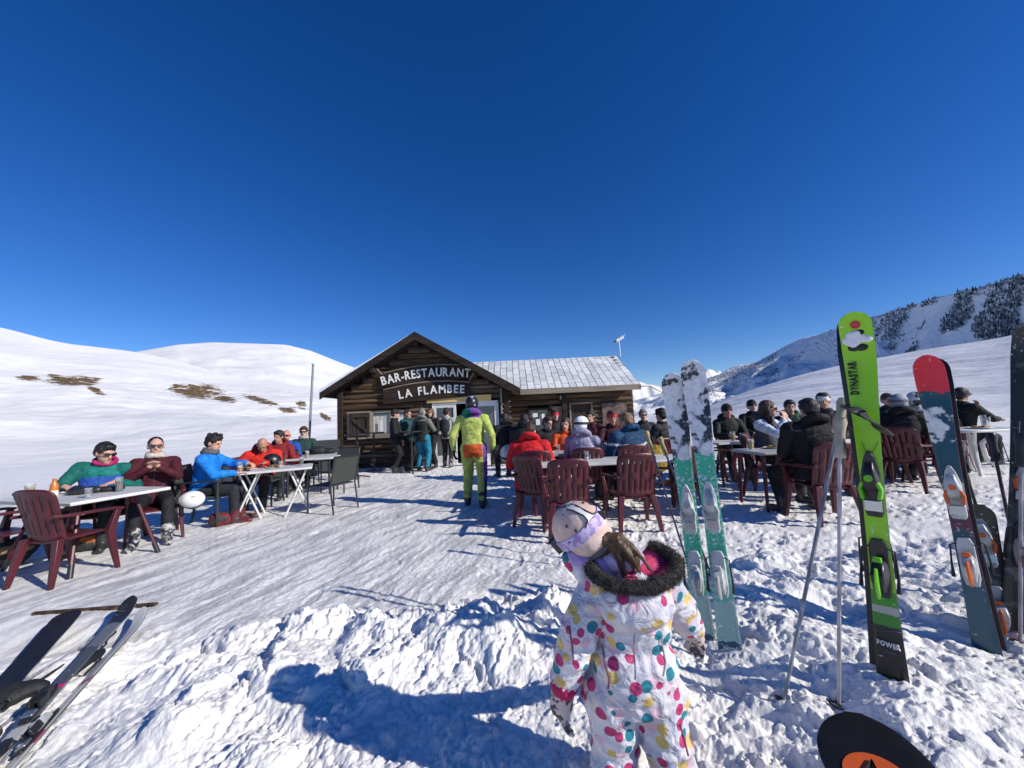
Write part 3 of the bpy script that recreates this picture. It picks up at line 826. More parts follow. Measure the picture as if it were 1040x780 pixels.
# low dark windbreak along the edge of the terrace
wb = thing('windbreak_fence', 'low dark fabric windbreak along the terrace edge beside the hut', 'fence', (at(300, 470, 10.2).x, 10.2, 0))
O = V(wb.location); pts = []
for px, Y, pyt in ((150, 8.0, 478), (200, 8.4, 472), (228, 8.8, 466.5), (270, 9.6, 459), (312, 10.5, 448), (347, 11.9, 446)):
    q = at(px, pyt, Y); pts.append((q.x, Y, q.z))
m = MB()
m.loft([[V((x, y, .02))-O, V((x, y+.02, .02))-O, V((x, y+.02, z))-O, V((x, y, z))-O] for x, y, z in pts]); m.build('fabric', cloth((.035, .042, .05)), wb)
for x, y, z in pts:
    m = MB(); m.cyl(V((x, y-.03, 0))-O, V((x, y-.03, z+.04))-O, .022); m.build('post', M_DARK, wb)
# ------------------------------------------------------------------ chairs
M_MAROON = mat('maroon_plastic', (.075, .009, .016), .42, .18, 7, .1, 90)
M_BLACKM = mat('black_metal_frame', (.022, .024, .023), .42, .2, 9)
M_MESHF = mat('woven_dark_seat', (.045, .052, .045), .7, .25, 60)
M_TABLE = mat('white_table_top', (.62, .61, .59), .42, .10, 5, .1, 60)
M_WMETAL = mat('white_metal_leg', (.68, .67, .64), .4, .08, 8)
M_GTABLE = mat('grey_table_top', (.40, .41, .42), .45, .12, 6)

def make_chair():
    t = thing('plastic_chair', '', 'chair')
    # backrest: fan of ribs with two rows of slots, curved in plan
    us = [-1.0]; NR = 7; rw, sw = .247, .045
    for k in range(NR): us += [us[-1]+rw] + ([us[-1]+rw+sw] if k < NR-1 else [])
    us = [u_/us[-1]*1.0 if False else -1+2*(u_+1)/(us[-1]+1) for u_ in us]
    nu = len(us)-1; nv = 16; m = MB(); P = []
    for j in range(nv+1):
        v = j/nv; zz = .40 + .49*v
        hw = .205 + .02*v - .012*max(0, v-.9)/.1
        for i, u in enumerate(us):
            top = -.03*(abs(u)**6)*max(0, v-.75)/.25 + .012*(1-u*u)*v
            P.append(V((u*hw, -.20 - .13*v + .05*u*u, zz+top)))
    fs = []
    for j in range(nv):
        for i in range(nu):
            k = i//2
            if i % 2 == 1 and ((2 <= j <= 6 + (k % 2)) or (9 - (k % 2) <= j <= 12 + (k % 3 == 1))): continue
            a = j*(nu+1)+i; fs.append((a, a+1, a+nu+2, a+nu+1))
    o = MB().add(P, fs).build('backrest', M_MAROON, t, smooth=50)
    so_ = o.modifiers.new('thickness', 'SOLIDIFY'); so_.thickness = .014; so_.offset = 0
    # seat
    n = 10; rings = []
    for j in range(n+1):
        y = -.205 + .44*j/n; hw = .185 + .045*j/n
        dip = .415 + .012*(j/n) - .03*max(0, j/n-.85)/.15*.6
        r = [V((hw*(-1+2*i/10), y, dip-.012*(1-(-1+2*i/10)**2))) for i in range(11)]
        rings.append(r + [p+V((0, 0, -.02)) for p in reversed(r)])
    MB().loft(rings).build('seat', M_MAROON, t)
    for s in (-1, 1):
        def bar(pts, w, d):
            rg = []
            for (x, y, z), ww, dd in zip(pts, w, d):
                rg.append([V((s*(x-ww/2), y-dd/2, z)), V((s*(x+ww/2), y-dd/2, z)), V((s*(x+ww/2), y+dd/2, z)), V((s*(x-ww/2), y+dd/2, z))])
            return rg
        a = MB().loft(bar([(.262, .225, .612), (.245, .17, .405), (.255, .2, .2), (.272, .235, 0)], (.035, .055, .045, .032), (.05, .065, .05, .035))); a.build('leg', M_MAROON, t, bevel=.006, smooth=40)
        a = MB().loft(bar([(.175, -.2, .425), (.20, -.225, .3), (.235, -.28, .0)], (.07, .058, .034), (.06, .055, .036))); a.build('leg', M_MAROON, t, bevel=.006, smooth=40)
        rg = []
        for x, y, z, ww, th in ((.262, .262, .618, .05, .024), (.266, .2, .632, .056, .026), (.262, 0, .642, .05, .026), (.245, -.18, .648, .045, .028), (.222, -.285, .66, .03, .03)):
            rg.append([V((s*(x-ww/2), y, z)), V((s*(x+ww/2), y, z)), V((s*(x+ww/2), y, z-th)), V((s*(x-ww/2), y, z-th))])
        MB().loft(rg).build('armrest', M_MAROON, t, bevel=.006, smooth=40)
    return t
def make_armchair():
    t = thing('metal_armchair', '', 'chair')
    def sq(mb, pts, w=.028): mb.tube(pts, w*.62, 4, up=(1, 0, 0))
    m = MB(); m.box((0, 0, .43), (.46, .45, .02)); m.build('seat', M_MESHF, t, bevel=.006)
    m = MB(); m.loft([[V((-.235, -.22-.10*k, .46+.40*k)), V((.235, -.22-.10*k, .46+.40*k)), V((.235, -.235-.10*k, .46+.40*k)), V((-.235, -.235-.10*k, .46+.40*k))] for k in (0, .5, 1)]); m.build('backrest', M_MESHF, t)
    for s in (-1, 1):
        m = MB(); sq(m, [(s*.255, .24, 0), (s*.255, .235, .66)]); m.build('leg', M_BLACKM, t)
        m = MB(); sq(m, [(s*.25, -.30, 0), (s*.25, -.23, .43), (s*.25, -.335, .88)]); m.build('leg', M_BLACKM, t)
        m = MB(); m.loft([[V((s*.255-.024, y, z)), V((s*.255+.024, y, z)), V((s*.255+.024, y, z-.022)), V((s*.255-.024, y, z-.022))] for y, z in ((.25, .665), (0, .672), (-.27, .668))]); m.build('armrest', M_BLACKM, t, bevel=.004)
    m = MB(); m.box((0, -.335, .875), (.53, .03, .03)); m.build('top_rail', M_BLACKM, t, bevel=.004)
    m = MB(); m.box((0, .225, .42), (.5, .03, .03)); m.build('front_rail', M_BLACKM, t, bevel=.004)
    return t
_proto = {}
def chair(px, Y, face, label, kind='plastic', group='maroon plastic terrace chairs', dz=0., X=None):
    x = xat(px, Y, .45) if X is None else X
    loc = (x, Y, g1(x, Y)+dz); rz = -R_(face)
    if kind not in _proto:
        o = _proto[kind] = make_chair() if kind == 'plastic' else make_armchair()
        o.location = loc; o.rotation_euler = (0, 0, rz); o['label'] = label; o['group'] = group; return o
    return dup(_proto[kind], loc, rz, label, group)
AG = 'dark metal armchairs on the left side'

# ------------------------------------------------------------------ tables
def table(name, label, c, ang, w, d, legs, top=M_TABLE, z=.735, th=.035, legm=M_WMETAL, round_=False):
    zg = g1(c[0], c[1]); t = thing(name, label, 'table', (c[0], c[1], zg), R_(ang))
    m = MB()
    if round_:
        n = 28; pr = [[V((math.copysign(abs(math.cos(a))**.5, math.cos(a))*w/2, math.copysign(abs(math.sin(a))**.5, math.sin(a))*d/2, zz)) for a in [2*PI*k/n for k in range(n)]] for zz in (z-th, z)]
        m.loft(pr)
    else: m.box((0, 0, z-th/2), (w, d, th))
    m.build('tabletop', top, t, bevel=.008)
    zt = z-th
    if legs == 'x':
        for sx in (-1, 1):
            for sy in (-1, 1):
                l = MB(); xx = sx*(w/2-.2)
                l.tube([(xx+.17*sy, sy*(d/2-.1), 0), (xx-.12*sy, sy*(d/2-.1), zt)], .014, 8); l.build('leg', legm, t)
                l = MB(); l.tube([(xx-.17*sy, sy*(d/2-.14), 0), (xx+.12*sy, sy*(d/2-.14), zt)], .014, 8); l.build('leg', legm, t)
    elif legs == 'a':
        for sx in (-1, 1):
            for sy in (-1, 1):
                l = MB(); l.tube([(sx*(w/2-.08), sy*(d/2-.06), 0), (sx*(w/2-.28), sy*(d/2-.2), zt)], .018, 8); f = l.build('leg', legm, t)
                q = MB(); q.cyl((sx*(w/2-.08), sy*(d/2-.06), 0), (sx*(w/2-.115), sy*(d/2-.085), .12), .024); q.build('foot', M_BLACKM, f)
    elif legs == 'post':
        for sx in (-1, 1):
            for sy in (-1, 1):
                l = MB(); l.tube([(sx*(w/2-.05), sy*(d/2-.05), 0), (sx*(w/2-.07), sy*(d/2-.07), zt)], (.018, .026), 8); l.build('leg', legm, t)
    elif legs == 'ped':
        for k in range(4):
            a = PI/4+k*PI/2; l = MB()
            l.tube([(math.cos(a)*.3, math.sin(a)*.3, 0), (math.cos(a)*.12, math.sin(a)*.12, .3), (math.cos(a)*.1, math.sin(a)*.1, .5), (math.cos(a)*.26, math.sin(a)*.26, zt)], (.022, .03, .032, .024), 8); l.build('leg', legm, t)
    return t
def bar_table(px, pyb, label, h=1.1):
    p = ong(px, pyb); t = thing('bar_table', label, 'bar table', p)
    m = MB(); m.cyl((0, 0, h-.03), (0, 0, h), .3, n=24); m.build('tabletop', M_BLACKM, t, bevel=.005)
    m = MB(); m.cyl((0, 0, .03), (0, 0, h-.03), .028); m.build('post', M_BLACKM, t)
    m = MB()
    for k in range(4):
        a = k*PI/2+.4; m.tube([(0, 0, .06), (math.cos(a)*.3, math.sin(a)*.3, .012)], (.022, .014), 6)
    m.build('base', M_BLACKM, t)
    return t

# left terrace
TA = R_(-16)
ta = table('folding_table', 'white topped table with maroon folding legs at far left, beer on it', (-4.78, 4.36), -16, 1.25, .86, 'a', legm=M_MAROON)
tb = table('folding_table', 'white table on crossed white legs in front of the person in red leaning over food', (-3.82, 6.2), 26.5, 1.05, .68, 'x')
tc_ = table('folding_table', 'small white table beside the person in the dark green jacket', (xat(318, 8.0, .72), 8.0), 8, .9, .6, 'post', legm=M_BLACKM)
tc2 = table('folding_table', 'grey table in front of the windbreak loaded with dark bags', (xat(350, 8.9, .72)-.5, 8.9), 8, .9, .6, 'post', M_GTABLE, legm=M_BLACKM)
bar_table(363, 485.5, 'tall black bar table nearest the closed shutter of the hut')
bar_table(380, 479, 'tall black bar table below the curtained hut window')
bar_table(418.5, 480, 'tall black bar table beside the person in bright blue trousers')
for px, pyb, lb in ((346, 486.5, 'slim black bar stool left of the tall bar table by the shutter'), (357, 488, 'slim black bar stool in front of the tall bar table by the shutter')):
    p = ong(px, pyb); t = thing('bar_stool', lb, 'stool', p, group='slim black bar stools by the hut')
    m = MB(); m.cyl((0, 0, .60), (0, 0, .63), .15, n=18); m.build('seat', M_BLACKM, t)
    for k in range(4):
        m = MB(); a = PI/4+k*PI/2; m.tube([(math.cos(a)*.19, math.sin(a)*.19, 0), (math.cos(a)*.1, math.sin(a)*.1, .6)], .011, 6); m.build('leg', M_BLACKM, t)
# centre
td = table('long_table', 'long white topped table with empty maroon chairs in the centre of the terrace', (1.28, 5.27), 1.5, 1.95, .66, 'post', legm=M_MAROON)
te = table('long_table', 'long table laid with glasses between the white helmet and the person in orange', (1.0, 6.65), 0, 2.0, .7, 'post', M_GTABLE, legm=M_BLACKM)
# right
tf = table('small_table', 'small pale table with a beer in front of the person in black beanie', (xat(737, 6.75, .75), 6.75), 4, .62, .6, 'post', legm=M_BLACKM)
tg = table('small_table', 'grey edged table under the elbows of the person with white sleeves', (xat(784, 5.2, .75), 5.2), 4, .74, .6, 'post', M_GTABLE, legm=M_MAROON)
ti = table('pedestal_table', 'white plastic pedestal table carrying bread and glasses on the right', (xat(990, 6.15, .75), 6.2), 4, 1.15, .8, 'ped', round_=True, legm=M_WMETAL)

# chairs
chair(70, 3.9, 6, 'empty maroon plastic chair in front of the far left table, seen from behind')
chair(3, 4.1, 4, 'maroon plastic chair cut by the left frame edge, a brown bag under it')
chair(100, 4.95, 158, 'maroon plastic chair under the person in teal jacket', X=-5.1)
chair(160, 5.15, 137, 'maroon plastic chair under the person in burgundy hoodie', X=-4.74)
chair(210, 5.72, 75, 'dark metal armchair under the person in bright blue jacket', 'metal', AG)
chair(330, 6.33, -68, 'empty dark metal armchair at the end of the table on white crossed legs', 'metal', AG, X=-2.98)
chair(266, 7.0, 170, 'dark metal armchair under the bald person in red', 'metal', AG)
chair(290, 8.55, 165, 'dark metal armchair under the person in royal blue jacket', 'metal', AG)
chair(309, 9.05, 165, 'dark metal armchair under the person in dark green jacket', 'metal', AG)
chair(283, 7.85, 170, 'dark metal armchair under the person in dark red hood', 'metal', AG)
chair(345, 8.1, 190, 'empty dark metal armchair beside the hut corner behind the white table', 'metal', AG)
chair(576, 4.46, 2, 'empty maroon plastic chair directly behind the pink ski helmet of the child')
chair(640, 4.62, -3, 'empty maroon plastic chair between the child and the dark blue ski poles')
chair(549, 5.0, 40, 'maroon plastic chair at the left end of the long white table')
chair(684, 5.05, -30, 'maroon plastic chair behind the mint skis')
chair(545, 5.62, 4, 'maroon plastic chair under the person in plain red jacket')
chair(596, 5.72, 4, 'maroon plastic chair under the person in white ski helmet')
chair(638, 5.72, -4, 'maroon plastic chair under the person in navy jacket')
chair(664, 6.5, -15, 'maroon plastic chair with a mustard jacket hung over it')
chair(574, 7.5, 180, 'maroon plastic chair under the person in orange jacket')
chair(624, 7.45, 185, 'maroon plastic chair under the person in red headband')
chair(744, 7.4, 195, 'maroon plastic chair under the person in black beanie')
chair(780, 5.75, 140, 'maroon plastic chair under the person with white sleeves')
chair(834, 4.45, 4, 'maroon plastic chair under the broad person in black seen from behind')
chair(848, 5.85, 195, 'maroon plastic chair under the person in white cap')
chair(893, 6.25, -60, 'maroon plastic chair with a red cushion beside the green skis')
chair(922, 5.6, 62, 'maroon plastic chair under the person in grey ski helmet')
chair(946, 5.9, 72, 'maroon plastic chair under the person in black and white ski helmet')
chair(728, 6.6, 100, 'maroon plastic chair standing empty left of the small pale table')
chair(806, 7.1, 200, 'maroon plastic chair under the person in dark green hood')
chair(975, 6.85, 80, 'maroon plastic chair under the person in dark cap at the white pedestal table')

# ------------------------------------------------------------------ things on the tables
def glassmat(name, col, tr=.9):
    m = bpy.data.materials.new(name); m.use_nodes = True; b = m.node_tree.nodes['Principled BSDF']
    b.inputs['Base Color'].default_value = (*col, 1); b.inputs['Roughness'].default_value = .05; b.inputs['Transmission Weight'].default_value = tr; b.inputs['IOR'].default_value = 1.2
    return m
M_GLASS = glassmat('clear_glass', (.95, .97, .97)); M_BEER = mat('amber_beer', (.55, .30, .03), .15, .1, 10); M_FOAM = mat('beer_foam', (.85, .82, .74), .8, .05, 20); M_COLA = mat('dark_cola', (.05, .018, .01), .1, .1, 9)
M_ORANGE = mat('orange_drink', (.6, .17, .03), .3, .15, 8); M_FOOD = mat('baked_food', (.38, .17, .05), .7, .35, 30, .4, 60); M_PLATE = mat('white_plate', (.78, .77, .74), .3, .05, 5)
def tz(t): return t.location.z + .735
def glass(label, P, r, h, fill, foam=True, cat='glass', lvl=.72):
    t = thing('drinking_glass', label, cat, P)
    m = MB(); n = 16
    pr = [(r*.8, 0), (r, h), (r*.93, h), (r*.74, .012)]
    m.loft([[V((a*math.cos(2*PI*k/n), a*math.sin(2*PI*k/n), z)) for k in range(n)] for a, z in pr]); m.build('glass', M_GLASS, t)
    m = MB(); m.cyl((0, 0, .012), (0, 0, h*lvl), r*.73, r*.86, n=16); m.build('drink', fill, t)
    if foam: m = MB(); m.cyl((0, 0, h*lvl), (0, 0, h*lvl+.02), r*.87, n=16); m.build('foam', M_FOAM, t)
    return t
def pt(t, px, py):
    p = on(px, py, tz(t)); return V((p.x, p.y, tz(t)))
def tpt(t, u, v):
    return t.matrix_basis @ V((u, v, .735))
glass('beer glass with foam standing on the far left table', at(30, 503, 4.2) if False else V((xat(30, 4.25, .8), 4.25, tz(ta))), .042, .15, M_BEER)
b = thing('drink_bottle', 'small orange bottle with white base on the far left table', 'bottle', V((xat(55, 4.35, .8), 4.35, tz(ta))))
m = MB(); m.tube([(0, 0, 0), (0, 0, .05)], .035, 14); m.build('label_band', M_PLATE, b)
m = MB(); m.tube([(0, 0, .05), (0, 0, .11), (0, 0, .14), (0, 0, .18)], (.035, .034, .018, .016), 14); m.build('bottle_body', M_ORANGE, b)
glass('stemless glass of dark cola in front of the person in teal jacket', V((xat(121, 4.4, .8), 4.4, tz(ta))), .036, .16, M_COLA, False)
M_GOG = mat('dark_goggle', (.02, .022, .026), .35, .3, 12); M_GLOVE = mat('black_glove', (.018, .018, .02), .7, .3, 20, .3, 60)
def soft(name, label, cat, P, parts, m_, rotz=0., parent=None):
    mb = MB()
    for c, r in parts: mb.ell(c, r)
    o = fuse(mb, .012, [m_], name, noise=.008, nscale=22) 
    o.location = P; o.rotation_euler = (0, 0, rotz); tag(o, label, cat); return o
# ------------------------------------------------------------------ fused soft meshes
def fuse(mb, voxel, mats, name, parent=None, matfn=None, noise=0., nscale=14., smooth=5, nslots=None):
    tmp = mb.mesh('tmp', [])
    o = bpy.data.objects.new('tmp', tmp); COL.objects.link(o)
    r = o.modifiers.new('r', 'REMESH'); r.mode = 'VOXEL'; r.voxel_size = voxel; r.adaptivity = 0
    s = o.modifiers.new('s', 'SMOOTH'); s.factor = .5; s.iterations = smooth
    dg = bpy.context.evaluated_depsgraph_get()
    me = bpy.data.meshes.new_from_object(o.evaluated_get(dg))
    bpy.data.objects.remove(o)
    me.name = name
    nv = len(me.vertices)
    co = np.empty(nv*3, np.float32); me.vertices.foreach_get('co', co); co = co.reshape(-1, 3).astype(float)
    bv = BVHTree.FromPolygons([V(p) for p in mb.v], mb.f)
    me.materials.clear()
    for m_ in mats: me.materials.append(m_)
    mi = []
    for p in me.polygons:
        q = bv.find_nearest(p.center)
        k = mb.m[q[2]] if q[2] is not None else 0
        if matfn:
            k2 = matfn(p.center, k)
            if k2 is not None: k = k2
        mi.append(k)
    me.polygons.foreach_set('material_index', mi)
    if noise:
        no = np.empty(nv*3, np.float32); me.vertices.foreach_get('normal', no); no = no.reshape(-1, 3)
        off = random.random()*50
        d = .7*perlin(co*nscale*np.array((1, 1, .7))+off) + .4*perlin(co*nscale*2.3+off)
        if nslots is not None:
            wq = co + .03*np.stack([perlin(co*6+off), perlin(co*6+off+9), perlin(co*6+off+20)], 1)
            d = d + 1.1*(.35-np.abs(perlin(wq*np.array((6, 6, 19))+off))) + .6*(.3-np.abs(perlin(wq*np.array((15, 15, 6))+off)))
        if nslots is not None:
            wv = np.zeros(nv)
            for p, k in zip(me.polygons, mi):
                if k in nslots:
                    for vi in p.vertices: wv[vi] = 1
            d = d*wv
        co = co + no*d[:, None]*noise
        me.vertices.foreach_set('co', co.astype(np.float32).ravel())
    me.polygons.foreach_set('use_smooth', [True]*len(me.polygons))
    me.update()
    bpy.data.meshes.remove(tmp)
    ob = bpy.data.objects.new(name, me); COL.objects.link(ob)
    if parent: ob.parent = parent
    return ob

# ------------------------------------------------------------------ people
def ik(a, b, l1, l2, hint):
    d = b-a; L = d.length
    if L > l1+l2-.004: b = a+d/L*(l1+l2-.004); d = b-a; L = d.length
    c = (l1*l1-l2*l2+L*L)/(2*L); h = math.sqrt(max(l1*l1-c*c, 0)); dn = d/L
    hv = V(hint); hv = (hv-dn*hv.dot(dn)).normalized()
    return a+dn*c+hv*h, b
def hand(m, wr, d, nrm, side, slot, k=1., curl=.35):
    d = V(d).normalized(); nrm = V(nrm); nrm = (nrm-d*nrm.dot(d)).normalized(); lat = d.cross(nrm)*side
    B = Matrix((lat, d, nrm)).transposed()
    m.ell(wr+d*.05*k, (.041*k, .056*k, .018*k), slot, rot=B)
    for i, (off, L) in enumerate(((-.031, .06), (-.011, .073), (.010, .078), (.030, .070))):
        p = wr + d*.085*k + lat*off*k; dd = d + lat*off*2.2
        for sgm in range(3):
            dd = (dd + nrm*curl*(.6+sgm*.5)).normalized(); q = p + dd*L*k*(.45, .33, .26)[sgm]
            m.cap(p, .0092*k, q, .0085*k, slot, 7); p = q
    p = wr + d*.025*k + lat*.032*k; dd = (d*.55 + lat*.8 + nrm*.25).normalized()
    for L in (.038, .032):
        q = p + dd*L*k; m.cap(p, .0115*k, q, .0095*k, slot, 7); p = q; dd = (dd + d*.5 + nrm*.2).normalized()

SKINS = {'light': (.56, .32, .23), 'tan': (.44, .23, .15), 'red': (.55, .25, .18)}
_sk = {k: mat('skin', v, .5, .1, 30, .1, 200, spec=.35) for k, v in SKINS.items()}
M_EYE = mat('eye', (.03, .022, .02), .2, .1, 5); M_LIP = mat('lip', (.36, .10, .09), .5, .1, 9)
M_BOOT = mat('ski_boot', (.03, .03, .034), .4, .3, 12); M_BOOTW = mat('pale_ski_boot', (.42, .41, .40), .55, .25, 16, col2=(.03, .03, .035), mix=(.44, .52))
M_BOOTR = mat('red_ski_boot', (.15, .015, .017), .4, .3, 14, col2=(.05, .05, .055))
M_LENS = mat('dark_lens', (.012, .012, .014), .08, .1, 3, spec=.8)
HAIRC = {'black': (.012, .010, .009), 'brown': (.055, .03, .016), 'ltbrown': (.12, .068, .035), 'grey': (.22, .20, .18), 'auburn': (.16, .05, .02), 'dkblond': (.20, .12, .06)}
_hm = {k: mat('hair', v, .55, .5, 25, .6, 70, stretch=(1, 1, .25)) for k, v in HAIRC.items()}

def person(label, pos, face, pose='sit', jacket=(.05, .05, .05), pants=(.02, .02, .022), skin='light', hair='black', style='short',
           lean=0., side=0., hyaw=0., hpitch=0., hroll=0., hands=None, h=1., hat=None, hatc=(.02, .02, .02), shades=None, boots=None, scarf=None,
           hoodc=None, gloves=None, sleeve=None, matfn=None, extra=None, vox=.011, bulk=1., hem=0., goggles=None, feet=None, seat=.45, group=None, backpack=None, twist=0., pants_w=1., hoodr=.045):
    """local frame: x right, y forward, z up; face: heading in degrees, 0 = away from the camera, 90 = to the right"""
    root = thing('person', label, 'person', pos, -R_(face), group)
    J, Pn, B, S, X2, EY, GL, SLV, LP = range(9)
    mats = [cloth(jacket), cloth(pants), boots or M_BOOT, _sk[skin], cloth(hoodc or jacket), M_EYE, gloves or M_GLOVE, cloth(sleeve or jacket), M_LIP]
    if extra: mats += [cloth(c) for c in extra]
    m = MB(); b = bulk
    sit = pose == 'sit'
    hip = V((0, -.04, seat+.09)) if sit else V((0, 0, .93))
    TR = Euler((-lean, side, twist)).to_matrix()      # upper body about the hip
    up = lambda x, y, z: hip + TR @ V((x, y, z))
    # torso as stacked sections
    secs = [(-.10, 0, .165, .125), (-.02, -.005, .178*b, .135*b), (.08, .0, .172*b, .132*b), (.20, .008, .178*b, .136*b), (.32, .0, .192*b, .138*b), (.42, -.012, .185*b, .122*b), (.475, -.018, .135*b, .095), (.52, -.012, .072, .07)]
    if hem: secs = [(-.10-hem, 0.01, .20*b, .155*b)] + [secs[1]] + secs[2:]
    rings = []
    for z, y, rx, ry in secs:
        rings.append([up(rx*math.copysign(abs(math.cos(t))**.85, math.cos(t)), y+ry*math.copysign(abs(math.sin(t))**.85, math.sin(t)), z) for t in [2*PI*k/20 for k in range(20)]])
    m.loft(rings, J)
    m.ell(hip+V((0, -.01, -.01)), (.172, .145, .125), J if hem else Pn)
    # shoulders and arms
    neck = up(0, -.012, .52)
    hd = TR @ V((0, .028, .135)); 
    HC = neck + hd
    HM = Matrix.Rotation(hyaw, 3, 'Z') @ TR.lerp(Matrix.Identity(3), .55) @ Matrix.Rotation(-hpitch, 3, 'X') @ Matrix.Rotation(hroll, 3, 'Y')
    HM.normalize() if hasattr(HM, 'normalize') else None
    hands = hands or {}
    for s, nm in ((-1, 'L'), (1, 'R')):
        sh = up(s*.19*b, -.012, .425)
        if nm in hands: tgt, d, nr, curl, hint = (list(hands[nm]) + [None]*5)[:5]
        else:
            if sit: tgt, d, nr, curl, hint = (s*.13, .26, hip.z+.09), (-s*.4, .9, -.1), (0, 0, -1), .3, None
            else: tgt, d, nr, curl, hint = (s*.27, .06, .86), (0, .12, -1), (-s, 0, 0), .3, None
        tgt = V(tgt); hint = V(hint) if hint else V((s*.8, -.5, -.7))
        el, wr = ik(sh, tgt, .285, .255, hint)
        m.cap(sh+TR @ V((-s*.05, 0, .0)), .082*b, sh, .08*b, SLV, 12)
        m.cap(sh, .077*b, el, .058*b, SLV, 12); m.cap(el, .058*b, wr+(el-wr).normalized()*.02, .043*b, SLV, 12)
        d = V(d) if d is not None else (wr-el); nr = V(nr) if nr is not None else V((0, 0, -1))
        if gloves:
            hand(m, wr, d, nr, s, GL, 1.12, curl if curl is not None else .3); m.cap(wr-(wr-el).normalized()*.03, .046, wr, .04, GL, 10)
        else:
            m.cap(wr-(wr-el).normalized()*.03, .03, wr+V(d).normalized()*.02, .026, S, 9); hand(m, wr, d, nr, s, S, 1., curl if curl is not None else .3)
    # legs
    for i, s in enumerate((-1, 1)):
        hp = hip + V((s*.095, 0, -.03))
        if sit:
            ft = V(feet[i]) if feet else V((s*.13, .43, 0)); an = ft + V((0, -.03, .11))
            kn, an = ik(hp, an, .43, .40, (s*.12, .5, 1))
        else:
            ft = V(feet[i]) if feet else V((s*.11, .02, 0)); an = ft + V((0, -.04, .11))
            kn, an = ik(hp, an, .43, .41, (s*.05, 1, .0))
        q = pants_w
        m.cap(hp, .105*q, kn, .072*q, Pn, 12); m.cap(kn, .07*q, an+V((0, 0, .05)), .062*q, Pn, 12)
        m.cap(an+V((0, 0, .08)), .066, an+V((0, 0, -.02)), .06, B, 12)
        m.cap(ft+V((0, -.07, .052)), .05, ft+V((s*.02, .16, .045)), .042, B, 12); m.cap(ft+V((0, -.06, .02)), .03, ft+V((s*.02, .17, .02)), .028, B, 10)
    # neck and head
    m.cap(neck+TR @ V((0, 0, -.03)), .058, HC+HM @ V((0, -.012, -.06)), .052, S, 10)
    T = Matrix.Translation(HC) @ HM.to_4x4()
    m.ell((0, -.006, .022), (.077, .098, .098), S, T); m.ell((0, .022, -.05), (.058, .070, .068), S, T)
    m.ell((0, .062, -.098), (.026, .024, .02), S, T)
    m.cap((0, .088, .012), .010, (0, .104, -.03), .0155, S, 8, T)
    m.ell((0, .078, .028), (.052, .018, .012), S, T)
    for s in (-1, 1):
        m.ell((s*.079, -.008, -.008), (.012, .024, .034), S, T); m.ell((s*.031, .086, .008), (.0125, .008, .008), EY, T)
    m.ell((0, .083, -.062), (.025, .010, .008), LP, T)
    # collar
    if hoodc is not None:
        m.torus(neck+TR @ V((0, -.05 if hoodr > .03 else -.008, 0 if hoodr > .03 else .018)), (.075+hoodr*.85, .07+hoodr*.75), hoodr, X2, rot=TR @ Matrix.Rotation(-.45 if hoodr > .03 else -.1, 3, 'X'), n=20, k=10)
    elif scarf is None:
        m.torus(neck+TR @ V((0, .0, -.005)), (.078, .078), .032, J, rot=TR, n=18, k=8)
    body = fuse(m, vox, mats, 'body', root, matfn, .007 if not sit else .0065, 15, 4, (J, Pn, X2, SLV)+tuple(range(9, 9+len(extra or ()))))
    # sewn details: front zip, yoke seam on the back
    bvb = BVHTree.FromPolygons([v.co for v in body.data.vertices], [tuple(p_.vertices) for p_ in body.data.polygons])
    zc_ = tuple(min(1, c*.35+.012) for c in jacket) if max(jacket) > .08 else (.10, .10, .105)
    def trace(name, pts, dirn, r_):
        out = []
        for q in pts:
            hit = bvb.ray_cast(up(*q), TR @ V(dirn))
            if hit[0] is not None: out.append(hit[0]+hit[1]*.001)
        if len(out) > 3:
            q = MB(); q.tube(out, r_, 5); q.build(name, cloth(zc_), body)
    trace('zip', [(0, .5, .02+.045*k) for k in range(10)], (0, -1, 0), .0045)
    trace('yoke_seam', [(-.15+.03*k, -.5, .36-.02*math.cos(k/10*PI*2)) for k in range(11)], (0, 1, 0), .0035)
    for s in (-1, 1): trace('pocket_seam', [(s*(.075+.012*k), .5, .10+.02*k) for k in range(5)], (0, -1, 0), .004)
    # hair
    if style and style != 'bald':
        hmx = _hm[hair]; q = MB()
        if style in ('short', 'messy', 'crop'):
            g_ = .0 if style == 'crop' else .008
            q.ell((0, -.022, .045), (.086+g_, .10+g_, .092+g_), 0, T); q.ell((0, -.062, -.0), (.078+g_, .062, .075), 0, T)
            q.ell((0, .045, .092), (.066, .052, .032+g_), 0, T)
            if style == 'messy':
                for k in range(16): a = k*2.4; q.ell((.07*math.cos(a), -.02+.075*math.sin(a), .09+.03*math.sin(k*1.7)), (.03, .03, .035), 0, T)
        elif style == 'long':
            q.ell((0, -.02, .045), (.09, .105, .092), 0, T); q.ell((0, -.075, -.02), (.088, .055, .11), 0, T)
            for s in (-1, 1): q.cap((s*.078, -.01, .02), .03, (s*.092, .015, -.18), .034, 0, 10, T)
            q.cap((0, -.08, -.05), .07, (0, -.095, -.22), .06, 0, 10, T)
        elif style == 'bun':
            q.ell((0, -.022, .042), (.083, .098, .088), 0, T); q.ell((0, -.06, -.0), (.074, .058, .07), 0, T); q.ell((0, -.115, .03), (.035, .03, .035), 0, T)
        elif style == 'beard':
            q.ell((0, -.022, .045), (.084, .10, .090), 0, T); q.ell((0, .035, -.085), (.06, .06, .045), 0, T)
        # carve face by keeping only the part behind the hair line
        ho = fuse(q, .009, [hmx], 'hair', root, None, .008, 45, 2)
